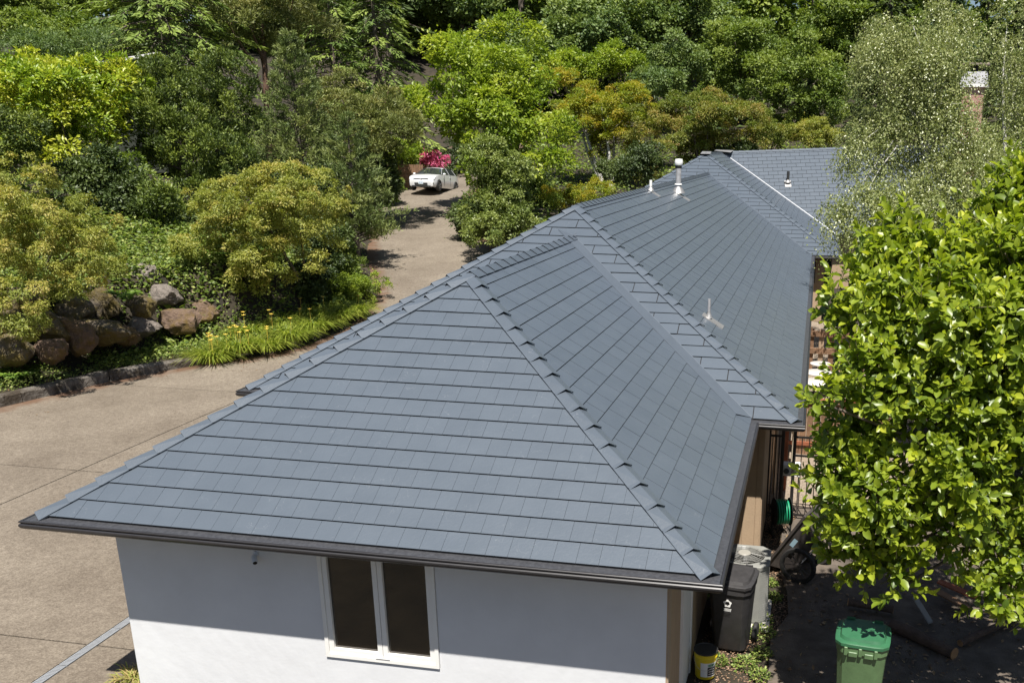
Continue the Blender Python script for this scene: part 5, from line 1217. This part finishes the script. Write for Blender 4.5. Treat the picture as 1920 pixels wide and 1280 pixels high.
for sx, sy in ((1,1),(1,-1),(-1,1),(-1,-1)):
    b = MB(); q = [(sx*(W_-ch-.03), sy*W_), (sx*(W_-ch), sy*W_), (sx*W_, sy*(W_-ch)), (sx*W_, sy*(W_-ch-.03))]
    V = [(x,y,.07) for x,y in q]+[(x,y,H_-.06) for x,y in q]; b.add(V, [(0,1,5,4),(1,2,6,5),(2,3,7,6)]); b.build('corner_post', M_acp, ac, local=True)
for k in range(22):
    z = .09+k*.036; b = MB(); q = ring(W_+.001, ch, z); q2 = ring(W_-.010, ch, z+.022)
    b.add(q+q2, [(i,(i+1)%8,8+(i+1)%8,8+i) for i in range(8)]); b.build('louvre', M_acp, ac, local=True)
b = MB(); b.box(.12, W_-ch+.01, -W_-.006, -W_+.004, .08, H_-.08); b.build('service_panel', M_acp, ac, local=True)
gr = MB()
for r in np.linspace(.12,.28,5): gr.tube([(r*math.cos(a), r*math.sin(a), H_+.012+.02*(1-(r/.29)**2)) for a in np.linspace(0, 2*math.pi, 37)], .0028, 4, cap=False)
for k in range(14):
    a = k*2*math.pi/14; gr.tube([(.09*math.cos(a), .09*math.sin(a), H_+.036),(.30*math.cos(a), .30*math.sin(a), H_+.004)], .0026, 4, cap=False)
gr.build('fan_grille', pmat('grille_wire', (.20,.195,.18), .4), ac, local=True)
sm(MB().lathe([(.092,.025),(.095,.035),(.085,.046),(0,.048)], (0,0,H_), 20).build('fan_cap', pmat('grille_cap', (.30,.285,.25), .5), ac, local=True), 40)
for k in range(3):
    a = k*2.094; c, s = math.cos(a), math.sin(a); MB().add([(c*.06-s*.05, s*.06+c*.05, H_-.10),(c*.06+s*.05, s*.06-c*.05, H_-.06),(c*.27+s*.10, s*.27-c*.10, H_-.05),(c*.27-s*.10, s*.27+c*.10, H_-.10)], [(0,1,2,3)]).build('fan_blade', M_acd, ac, local=True)
tag(MB().bbox(ACX-.42,ACX+.42,ACY-.45,ACY+.44,-2.62,-2.545,.01).build('concrete_pad', pmat('pale_concrete', (.5,.47,.43), .85, var=.15, scale=10)), 'pale concrete pad under the air conditioner', 'slab')

# ------------------------------------------------------------------ garden cart, hose, side yard things
gc = thing('garden_cart', 'black plastic garden cart tipped up on its nose with a large spoked wheel', 'garden cart', (float(_b4[0])-.12,float(_b4[1])+.42,-2.6), R_(-20))
M_tub = pmat('black_tub', (.065,.056,.052), .5, var=.35, scale=4, bump=.1)
b = MB(); th_ = R_(58); ct, st = math.cos(th_), math.sin(th_)
def tub(u, v, w_):      # u along the tub, w_ depth
    return (-.42+u*ct+w_*st, v, .02+u*st-w_*ct+.10)
outer = []; sect = [(0,.24,.0),(.0,.30,.02),(1.15,.36,.02),(1.15,.34,.0)]
V = [tub(0,-.27,0),tub(0,.27,0),tub(1.18,.36,0),tub(1.18,-.36,0), tub(.18,-.20,.38),tub(.18,.20,.38),tub(.98,.27,.40),tub(.98,-.27,.40)]
V2 = [tub(.02,-.25,0),tub(.02,.25,0),tub(1.16,.34,0),tub(1.16,-.34,0), tub(.20,-.18,.36),tub(.20,.18,.36),tub(.96,.25,.38),tub(.96,-.25,.38)]
b.add(V, [(0,1,5,4),(1,2,6,5),(2,3,7,6),(3,0,4,7),(4,5,6,7)]); b.add(V2, [(4,5,1,0),(5,6,2,1),(6,7,3,2),(7,4,0,3),(7,6,5,4)])
b.build('tub', M_tub, gc, local=True)
b = MB(); c4 = [tub(-.02,-.29,-.01),tub(-.02,.29,-.01),tub(1.20,.38,-.01),tub(1.20,-.38,-.01)]; c5 = [tub(.04,-.24,-.01),tub(.04,.24,-.01),tub(1.13,.33,-.01),tub(1.13,-.33,-.01)]
c6 = [tub(-.02,-.29,.03),tub(-.02,.29,.03),tub(1.20,.38,.03),tub(1.20,-.38,.03)]
b.add(c4+c5+c6, [(0,1,5,4),(1,2,6,5),(2,3,7,6),(3,0,4,7),(1,0,8,9),(2,1,9,10),(3,2,10,11),(0,3,11,8)]); b.build('rim', M_tub, gc, local=True)
mk('badge', [tub(.62,-.355,.10),tub(.78,-.37,.10),tub(.78,-.36,.17),tub(.62,-.345,.17)], [(0,1,2,3)], pmat('pale_blue_label', (.35,.5,.58), .5), gc, local=True)
for sy in (-1, 1):
    wz, wr = .30, .30; t = MB(); t.lathe([(.235,-.03),(.285,-.035),(wr,-.02),(wr,.02),(.285,.035),(.235,.03),(.235,-.03)], (.18, sy*.42, wz), 36, 'Y')
    wh = sm(t.build('wheel', M_rub, gc, local=True), 40)
    for k in range(6):
        a = k*math.pi/3+.3; c, s = math.cos(a), math.sin(a); b = MB()
        for o_ in (-.022, .022):
            b.tube([(.18+c*.05-s*o_, sy*.42, wz+s*.05+c*o_), (.18+c*.24-s*o_*2.4, sy*.42, wz+s*.24+c*o_*2.4)], .010, 5)
        b.build('spoke', M_tub, wh, local=True)
    sm(MB().lathe([(0,-.045),(.045,-.04),(.05,0),(.045,.04),(0,.045)], (.18, sy*.42, wz), 16, 'Y').build('hub', M_tub, wh, local=True), 40)
MB().tube([(.18,-.42,.30),(.18,.42,.30)], .014, 8).build('axle', M_galv, gc, local=True)
# hose reel
hr = thing('hose_reel', 'green garden hose coiled on a black reel behind the garden cart', 'hose', (8.02,7.3,-2.6), R_(15))
M_hose = pmat('green_hose', (.02,.32,.16), .4, var=.1)
b = MB(); n = 15*24; 
pts = []
for i in range(n):
    a = i*2*math.pi/24; lay = (i//(24*5)); x = -.11+.22*((i/(24*5)) % 1); x = x if lay % 2 == 0 else -x
    r = .17+.022*lay; pts.append((x, r*math.cos(a), .42+r*math.sin(a)))
sm(b.tube(pts, .0115, 6).build('hose', M_hose, hr, local=True))
for x in (-.14,.14): MB().lathe([(.0,-.006),(.25,-.006),(.25,.006),(.0,.006)], (x,0,.42), 24, 'X').build('flange', M_black, hr, local=True)
for x in (-.17,.17): MB().bbox(x-.015,x+.015,-.22,.22,0,.04,.005).box(x-.012,x+.012,-.02,.02,.04,.45).build('stand', M_black, hr, local=True)
# white tray above the hose
M_galv2 = pmat('dark_leg', (.06,.05,.045), .6)
tr_ = thing('utility_shelf', 'small white shelf with a round gauge behind the hose reel', 'shelf', (8.10,8.3,-2.6))
b = MB(); b.bbox(-.14,.20,-.12,.12,.95,.99,.01); b.bbox(-.14,.20,-.12,-.10,.78,.95,.004); b.build('shelf_board', M_white, tr_, local=True)
for x in (-.11,.17): MB().box(x-.012,x+.012,-.02,.02,0,.95).build('leg', M_galv2, tr_, local=True)
sm(MB().lathe([(0,0),(.05,0),(.055,-.01),(.05,-.03),(0,-.03)], (-.06,-.12,.88), 18, 'Y').build('gauge', M_acd, tr_, local=True), 40)
# iron gate across the side yard
M_iron = pmat('black_iron', (.018,.016,.015), .5, var=.3)
_g = lambda u, t: float(PT(u, 860, t)[0])
gx0, gx1, gx2 = _g(1438, 16.2), _g(1465, 16.2), _g(1488, 16.2)
gt = thing('iron_gate', 'black iron gate with thin bars between the house and a post', 'gate', (gx0, 8.0, -2.6))
for x, h_ in ((0, 1.7), (gx1-gx0, 1.82), (gx2-gx0, 1.80)): MB().bbox(x-.03,x+.03,-.03,.03,0,h_,.006).build('gate_post', M_iron, gt, local=True)
for k in range(3): x = (gx1-gx0)*(k+1)/4; MB().box(x-.009,x+.009,-.009,.009,.08,1.62).build('bar', M_iron, gt, local=True)
for z in (.10,1.60): MB().box(.03,gx1-gx0-.03,-.014,.014,z-.018,z+.018).build('rail', M_iron, gt, local=True)
for k in range(7): x = gx2-gx0+.13*(k+1); MB().box(x-.009,x+.009,-.009,.009,.08,1.6).build('bar', M_iron, gt, local=True)
for z in (.10,1.25,1.6): MB().box(gx2-gx0+.03,gx2-gx0+1.05,-.014,.014,z-.018,z+.018).build('rail', M_iron, gt, local=True)
dsn = MB(); dsn.tube([(7.80,9.2,-2.6),(7.80,9.2,-.4),(7.72,9.2,-.15)], .035, 10); sm(dsn.build('downspout', M_tand, house))
dsn = MB(); dsn.tube([(8.12,11.1,-2.6),(8.12,11.1,-1.9),(8.05,11.1,-1.7),(8.05,11.1,-.9)], .045, 10); tag(sm(dsn.build('drain_pipe', pmat('cream_pipe', (.62,.55,.42), .5))), 'cream plastic pipe standing behind the iron gate', 'pipe')
# timber fence and deck behind
M_red = pmat('red_stained_wood', (.26,.085,.04), .75, var=.3, scale=6, bump=.3, bscale=20); M_wood = pmat('weathered_brown_wood', (.20,.115,.065), .85, var=.35, scale=5, bump=.4, bscale=25)
M_woodl = pmat('pale_dry_wood', (.36,.26,.17), .85, var=.2, scale=5)
fc = thing('wooden_fence', 'brown board fence with a red-stained top rail at the end of the side yard', 'fence', (8.05,11.8,-2.6))
for k in range(14):
    x = .02+k*.15; MB().bbox(x,x+.142,0,.025,.02,1.22+.012*(k%3),.004).build('fence_board', M_wood, fc, local=True)
MB().bbox(-.05,2.2,-.06,.05,1.25,1.33,.008).build('top_rail', M_red, fc, local=True); MB().bbox(-.05,2.2,-.04,-.002,.25,.34,.004).build('rail', M_red, fc, local=True)
MB().bbox(-.12,-.02,-2.4,-2.3,0,1.5,.006).build('post', M_red, fc, local=True)
de = thing('rail_fence', 'low timber rail fence with pale slats beside the tan wall of the house', 'fence', (9.0,19.8,-2.6))
for z in (.62,1.14): MB().bbox(-.75,3.2,-.03,.03,z,z+.17,.008).build('rail', M_wood, de, local=True)
for k in range(9): x = -.7+k*.30; MB().box(x,x+.15,.035,.06,.05,1.36).build('slat', M_woodl if k % 2 else M_wood, de, local=True)
for k in range(3): MB().bbox(-.72+k*1.6,-.62+k*1.6,.065,.165,0,1.4,.005).build('post', M_wood, de, local=True)
M_tab = pmat('table_top', (.60,.57,.54), .35, var=.1)
for i, (x, y, r, lb) in enumerate([(8.55,15.7,.40,'nearest round pale patio table behind the house eave'),(8.62,16.8,.38,'middle round pale patio table in the side yard'),(8.66,17.9,.28,'smallest and farthest round patio table in front of the rail fence')]):
    tb = thing('patio_table', lb, 'table', (x, y, -2.58), group='round patio tables in the side yard')
    sm(MB().lathe([(0,.70),(r,.70),(r+.012,.71),(r+.012,.73),(r,.74),(0,.74)], (0,0,0), 30).build('table_top', M_tab, tb, local=True), 40)
    for k in range(3):
        a = k*2.094; MB().tube([(.05*math.cos(a), .05*math.sin(a), .70),(.10*math.cos(a), .10*math.sin(a), .35),(r*.8*math.cos(a), r*.8*math.sin(a), 0)], .014, 6).build('leg', M_iron, tb, local=True)
# things under the magnolia
M_log = pmat('dark_log', (.09,.06,.045), .9, var=.4, scale=6, bump=.7); M_cut = pmat('cut_wood', (.34,.19,.09), .8, var=.2, scale=9)
def log(name, label, a, b, r, m=M_log):
    o = thing(name, label, 'log' if name != 'plank' else 'plank', a); a, b = np.array(a, float), np.array(b, float)
    if name == 'plank':
        d = unit(b-a); s = unit(np.cross(d, [0,0,1.0]))*r; u = np.array([0,0,.022]); V = [a-s, a+s, b+s, b-s]; V = V+[v+u for v in V]
        mk('board', V, [(0,3,2,1),(4,5,6,7),(0,1,5,4),(1,2,6,5),(2,3,7,6),(3,0,4,7)], m, o)
    else:
        sm(MB().tube([a, a*.7+b*.3+[0,0,.01], b], [r, r*1.05, r*.9], 12, cap=False).build('bark', m, o), 60)
        for p, q in ((a, b), (b, a)):
            d = unit(p-q); MB().tube([p-d*.01, p+d*.002], [r*.97, r*.97], 12).build('cut_end', M_cut, o)
def gp(u, v, z=-2.5): 
    d = CF+CR*(u-PPX)/FPX-CU*(v-PPY)/FPX; t = (z-CAMP[2])/d[2]; return CAMP+d*t
log('log', 'long dark log lying on the path edge right of the green bin', gp(1672,1170,-2.5), gp(1790,1225,-2.5), .09)
log('log', 'short log with an orange cut end behind the green bin', gp(1675,1142,-2.46), gp(1590,1128,-2.46), .06)
log('log', 'thin log under the magnolia at the lower right', gp(1800,1205,-2.5), gp(1900,1160,-2.5), .05)
log('plank', 'pale grey plank leaning on the log pile under the magnolia', gp(1745,1168,-2.52), gp(1715,1120,-2.25), .05, pmat('grey_plank', (.25,.24,.23), .8))
log('plank', 'reddish plank on the pile under the magnolia', gp(1760,1090,-2.3), gp(1830,1120,-2.35), .07, M_red)
log('plank', 'brown plank lying beside the reddish plank', gp(1750,1105,-2.35), gp(1815,1140,-2.42), .07, M_wood)
rngd = np.random.default_rng(4)
def debris(name, n, x0, x1, y0, y1, z, ln, mat, seed, thr=0):
    rng = np.random.default_rng(seed); C = np.stack([rng.uniform(x0,x1,n), rng.uniform(y0,y1,n), np.full(n, z)+rng.uniform(0,.02,n)], 1)
    nn = np.sin(C[:,0]*3+seed)*np.sin(C[:,1]*2.3)+rng.normal(0,.5,n); C = C[nn > thr]; m = len(C)
    D = rng.normal(size=(m,3))*[1,1,.15]; N = np.tile([0,0,1.0], (m,1))+rng.normal(size=(m,3))*.3; L = ln*rng.uniform(.5,1.3,m)
    leafmesh_(name, C, D, N, L, L*.5, rng.uniform(0,1,m), mat)
debris('fallen_leaves', 3800, 8.0, 13, -3, 8, -2.572, .07, leafmat('fallen_leaf', [(.10,.06,.035),(.18,.11,.06),(.28,.20,.11)], trans=.1), 3)
debris('bark_chips', 15000, 7.1, 8.3, .5, 9, -2.615, .035, leafmat('bark_chip', [(.14,.08,.05),(.24,.15,.095),(.38,.26,.17)], trans=.0), 5, -.6)
def weed(label, u, v, n, R, seed):
    rng = np.random.default_rng(seed); b_ = gp(u, v, -2.62); o = thing('weed_clump', label, 'weed', b_, group='weeds in the side bed')
    az = rng.uniform(0,6.28,n); r = R*np.sqrt(rng.random(n)); C = b_+np.stack([np.cos(az)*r, np.sin(az)*r, .02+.14*rng.random(n)*(1-r/R*.6)], 1)
    D = np.stack([np.cos(az), np.sin(az), rng.uniform(-.1,.6,n)], 1)+rng.normal(size=(n,3))*.4; N = np.array([0,0,1.0])+rng.normal(size=(n,3))*.35; L = rng.uniform(.03,.06,n)
    leafmesh('leaves', C, D, N, L, L*.6, rng.uniform(0,1,n), L_ivy, o)
for i, (u, v, n, R, lb) in enumerate([(1422,1165,260,.20,'bright weed clump just in front of the air conditioner'),(1428,1192,260,.20,'weed clump between the bin and the path'),(1440,1098,220,.14,'weed clump right of the air conditioner by the cart wheel'),
        (1450,1125,200,.13,'weed clump right of the concrete pad'),(1398,1250,240,.18,'weed clump below the black bin'),(1428,1230,180,.14,'small weed clump near the edge of the asphalt'),(1348,1245,140,.10,'small weeds beside the yellow bucket'),(1425,1272,160,.14,'weeds at the bottom edge of the photo'),(1318,1120,120,.10,'ivy sprig at the wall behind the black bin')]):
    weed(lb, u, v, n, R, 300+i)
gpz = lambda u, v: gp(u, v, -2.6)
q = gpz(255, 1272); blades('grass_tuft', 'dry grass tuft at the left foot of the white wall', 'grass', 255, 1272, float((q-CAMP)@CF), 160, .25, .22, LM('dry_grass', (.20,.16,.06),(.28,.22,.09),(.16,.19,.04),(.22,.24,.05)), 401, wid=.014)
for i, (x, y) in enumerate(((.2,.1),(.1,-.4),(-.3,.15))):
    tt = float((np.array([x,y,-2.6])-CAMP)@CF); v_ = np.array([x,y,-2.6])-CAMP; u_, w_ = PPX+FPX*(v_@CR)/tt, PPY-FPX*(v_@CU)/tt
    blades('grass_tuft', ['grass tuft at the wall corner beside the roof shadow','grass tuft on the bare soil in front of the wall','thin grass tuft at the edge of the concrete'][i], 'grass', u_, w_, tt, 140, .25, .22, L_grass, 402+i, wid=.014)

# ------------------------------------------------------------------ parked hatchback
M_car = pmat('white_car_paint', (.80,.81,.83), .22, spec=.6, coat=1.0)
M_cglass, _, _, _cb = newmat('car_glass'); _cb.inputs['Base Color'].default_value = (.03,.035,.035,1); _cb.inputs['Roughness'].default_value = .04; _cb.inputs['Specular IOR Level'].default_value = .8
M_trim = pmat('black_trim', (.02,.02,.02), .5); M_rim = pmat('alloy', (.42,.42,.43), .3, metal=.8); M_lamp = pmat('headlamp_glass', (.45,.48,.52), .1, spec=.9)
cp_ = PT(790, 367, 57.5); cx_, cy_ = float(cp_[0]), float(cp_[1])
hz = h1(cx_, cy_+1.8)
# heading: nose towards the camera, turned a little to its right
toC = math.atan2(CAMP[1]-cy_, CAMP[0]-cx_); CARRZ = toC-math.pi/2+R_(-24)
car = thing('parked_car', 'small white hatchback parked facing down the driveway by the pink flowers', 'car', (cx_+math.sin(CARRZ)*2.1*1, cy_-math.cos(CARRZ)*2.1*1, hz), CARRZ)
car.rotation_euler = (R_(5), 0, CARRZ)
# local frame: +y is the nose, x is across
stn = [ # y, half width, z of sill, z bonnet/waist, roof z, roof half width
 (2.10,.62,.42,.60,.60,.50),(2.02,.78,.24,.72,.72,.62),(1.80,.86,.20,.82,.82,.72),(1.35,.89,.18,.93,.93,.78),(1.02,.895,.18,.97,.98,.76),(.22,.90,.18,1.00,1.40,.62),(-.10,.90,.18,1.01,1.45,.60),(-.70,.90,.18,1.02,1.46,.60),(-1.30,.90,.18,1.03,1.42,.58),(-1.80,.88,.20,1.03,1.26,.55),(-2.02,.80,.26,1.00,1.02,.60),(-2.10,.70,.40,.85,.86,.60)]
V = []
for y, hw, zs, zw, zr, rw in stn:
    V += [(-hw*.93,y,zs),(-hw,y,zs+.12),(-hw*1.0,y,(zs+zw)/2+.05),(-hw*.975,y,zw),(-rw,y,zr-.03 if zr > zw+.05 else zr),(-rw*.8,y,zr+.0),(0,y,zr+.025),(rw*.8,y,zr),(rw,y,zr-.03 if zr > zw+.05 else zr),(hw*.975,y,zw),(hw,y,(zs+zw)/2+.05),(hw,y,zs+.12),(hw*.93,y,zs)]
m_ = 13; F = []; FM = []
for i in range(len(stn)-1):
    for k in range(m_-1):
        F.append((i*m_+k, i*m_+k+1, (i+1)*m_+k+1, (i+1)*m_+k))
        side_gl = k in (3, 8) and 4 <= i <= 8
        ws = k in (4,5,6,7) and i == 4; side_gl = side_gl or (k in (3,8) and i == 4); rw_ = k in (4,5,6,7) and i == 8 and False
        FM.append(1 if (side_gl or ws) else 0)
    F.append((i*m_+12, i*m_, (i+1)*m_, (i+1)*m_+12)); FM.append(0)
F += [tuple(range(12,-1,-1)), tuple((len(stn)-1)*m_+k for k in range(13))]; FM += [0, 0]
F = [f[::-1] for f in F]
body = mk('body', V, F, None, car, local=True, mats=[M_car, M_cglass], fm=FM); sm(body, 28)
for sx in (-1, 1):                       # window pillars
    b = MB()
    for y0, z0, z1, rw0 in ((.97,1.0,1.38,.62),(-.28,1.01,1.44,.60),(-1.32,1.03,1.40,.585)):
        y1 = y0 if y0 < .5 else .32
        b.add([(sx*.885,y0-.035,z0),(sx*.885,y0+.035,z0),(sx*(rw0+.012),y1+.03,z1),(sx*(rw0+.012),y1-.03,z1)], [(0,1,2,3)])
    b.build('pillar', M_car if sx else M_car, car, local=True)
for sx in (-1, 1):
    for y in (1.38, -1.30):
        a = MB(); a.lathe([(.0,-.09),(.345,-.09),(.35,.02),(.0,.02)], (sx*.83, y, .33), 24, 'X'); a.build('wheel_arch', M_trim, car, local=True)
        w_ = MB(); w_.lathe([(.20,-.10),(.29,-.11),(.315,-.08),(.315,.08),(.29,.11),(.20,.10)], (sx*.83, y, .315), 28, 'X'); wo = sm(w_.build('wheel', M_rub, car, local=True), 40)
        r_ = MB(); r_.lathe([(.20,-.05),(.20,.05)], (sx*.83, y, .315), 24, 'X')
        for k in range(5):
            a_ = k*1.2566; c, s = math.cos(a_), math.sin(a_); r_.tube([(sx*.91, y+c*.02, .315+s*.02),(sx*.91, y+c*.20, .315+s*.20)], [.03,.035], 5)
        r_.build('rim', M_rim, wo, local=True)
for sx in (-1, 1):
    mk('headlight', [(sx*.46,2.085,.62),(sx*.80,1.94,.66),(sx*.83,1.80,.80),(sx*.50,2.03,.74),(sx*.46,2.12,.60),(sx*.82,1.97,.64),(sx*.86,1.82,.80),(sx*.50,2.06,.745)], [(4,5,6,7),(0,1,5,4),(1,2,6,5),(2,3,7,6),(3,0,4,7)], M_lamp, car, local=True)
    mr_ = MB(); mr_.lathe([(0,-.09),(.05,-.07),(.07,0),(.05,.07),(0,.09)], (sx*1.0,.80,1.02), 10, 'X'); sm(mr_.build('mirror', M_car, car, local=True))
    for z in (.36,.42): MB().box(min(sx*.55,sx*.80),max(sx*.55,sx*.80),2.00,2.035+.0,z,z+.028).build('fog_slot', M_trim, car, local=True)
    MB().box(min(sx*.895,sx*.912),max(sx*.895,sx*.912),-.45,-.30,.86,.885).build('door_handle', M_car, car, local=True)
    b = MB()
    for y in (.55,-.42): b.box(min(sx*.899,sx*.907),max(sx*.899,sx*.907),y-.006,y+.006,.32,1.0)
    b.build('door_seam', M_trim, car, local=True)
MB().box(-.46,.46,2.075,2.105,.655,.70).build('grille', M_trim, car, local=True)
MB().box(-.42,.42,2.06,2.115,.33,.43).build('lower_grille', M_trim, car, local=True)
MB().box(-.60,.60,2.0,2.09,.20,.27).build('front_lip', M_trim, car, local=True)
em = MB(); em.tube([(.062*math.cos(a),2.118,.675+.062*math.sin(a)) for a in np.linspace(0, 2*math.pi, 21)], .008, 5, cap=False)
for p in ([(-.032,2.118,.725),(-.0,2.118,.682),(.032,2.118,.725)], [(-.052,2.118,.70),(-.026,2.118,.625),(0,2.118,.668),(.026,2.118,.625),(.052,2.118,.70)]): em.tube(p, .006, 4)
em.build('emblem', M_rim, car, local=True)
pl_ = MB().bbox(-.155,.155,2.112,2.13,.36,.52,.002).build('licence_plate', pmat('plate_face', (.60,.68,.72), .5), car, local=True)
cd = bpy.data.curves.new('plate_number', 'FONT')
b = MB()
for x in (-.11,-.075,-.04,.02,.055,.09): b.box(x,x+.022,2.131,2.134,.415,.47)
b.build('plate_marks', pmat('plate_ink', (.05,.09,.25), .5), pl_, local=True)

# ------------------------------------------------------------------ far buildings and the fence behind the car
def brick_mat():
    m, t, n, b = newmat('red_brick'); L = t.links.new; tc = n.new('ShaderNodeTexCoord'); mp = n.new('ShaderNodeMapping'); L(tc.outputs['Object'], mp.inputs[0]); mp.inputs['Rotation'].default_value = (R_(90),0,0)
    br = n.new('ShaderNodeTexBrick'); br.inputs['Scale'].default_value = 4.2; br.inputs['Color1'].default_value = (.30,.10,.06,1); br.inputs['Color2'].default_value = (.42,.18,.12,1); br.inputs['Mortar'].default_value = (.5,.45,.4,1); br.inputs['Mortar Size'].default_value = .03
    L(mp.outputs[0], br.inputs['Vector']); L(br.outputs['Color'], b.inputs['Base Color']); b.inputs['Roughness'].default_value = .9; return m
nb = PT(1815, 250, 46); bx, by = float(nb[0]), float(nb[1]); bz = h1(bx, by)
nh = thing('neighbouring_house', 'neighbouring house with brick chimney glimpsed between the two birches', 'house', (bx, by, bz), R_(-12))
zt = lambda v: float(PT(1815, v, 46)[2])-bz
MB().box(-.45,.55,-.35,.35,zt(330),zt(166)).build('chimney', brick_mat(), nh, local=True)
b = MB(); b.bbox(-.60,.68,-.5,.5,zt(166),zt(160),.01); b.build('chimney_band', M_white, nh, local=True)
V = [(-.60,-.5,zt(160)),(.68,-.5,zt(160)),(.68,.5,zt(160)),(-.60,.5,zt(160)),(-.48,-.38,zt(138)),(.58,-.38,zt(138)),(.58,.38,zt(138)),(-.48,.38,zt(138))]
mk('chimney_crown', V, [(0,1,5,4),(1,2,6,5),(2,3,7,6),(3,0,4,7),(4,5,6,7)], pmat('grey_render', (.42,.42,.43), .9, var=.15, scale=4), nh, local=True)
MB().box(-.25,.35,-.2,.2,zt(138),zt(126)).build('flue', M_black, nh, local=True)
MB().bbox(-.62,.66,-.45,.45,zt(126),zt(122.5),.01).build('chimney_cap', pmat('rusty_cap', (.30,.24,.2), .7, var=.3), nh, local=True)
MB().box(-1.5,9,-1.2,8,0,2.6).build('wall', M_tan, nh, local=True)
b = MB(); b.add([(-2,-1.8,2.5),(9.5,-1.8,2.5),(9.5,8.5,2.5),(-2,8.5,2.5),(-2,3.3,5.2),(9.5,3.3,5.2)], [(0,1,5,4),(2,3,4,5),(1,2,5),(3,0,4)]); b.build('roof', pmat('grey_shingle', (.20,.19,.19), .9, var=.2, scale=3), nh, local=True)
sh = PT(236, 118, 44); sx_, sy_ = float(sh[0]), float(sh[1]); sz_ = float(sh[2])
sd2 = thing('garden_shed', 'white roof corner of a garden shed showing above the laurel hedge', 'shed', (sx_, sy_, h1(sx_, sy_)), R_(25)); zz = sz_-h1(sx_, sy_)
MB().box(-1.0,1.2,0,2.4,0,zz-.16).build('wall', pmat('dark_green_board', (.03,.035,.025), .8), sd2, local=True)
b = MB(); b.add([(-1.3,-.3,zz-.15),(1.5,-.3,zz+.35),(1.5,2.7,zz+.35),(-1.3,2.7,zz-.15),(-1.3,-.3,zz-.05),(1.5,-.3,zz+.5),(1.5,2.7,zz+.5),(-1.3,2.7,zz-.05)], [(0,3,2,1),(4,5,6,7),(0,1,5,4),(1,2,6,5),(2,3,7,6),(3,0,4,7)]); b.build('roof', M_white, sd2, local=True)
ff = PT(745, 352, 60); fx, fy = float(ff[0]), float(ff[1]); ffz = h1(fx, fy)
fe = thing('wooden_fence', 'dark brown board fence in shade left of the parked car', 'fence', (fx, fy, ffz), R_(20))
for k in range(22): MB().bbox(-1.6+k*.15,-1.6+k*.15+.14,0,.025,-.3,1.5,.004).build('fence_board', M_wood, fe, local=True)
for z in (.3,1.2): MB().box(-1.6,1.7,.026,.07,z,z+.09).build('rail', M_wood, fe, local=True)
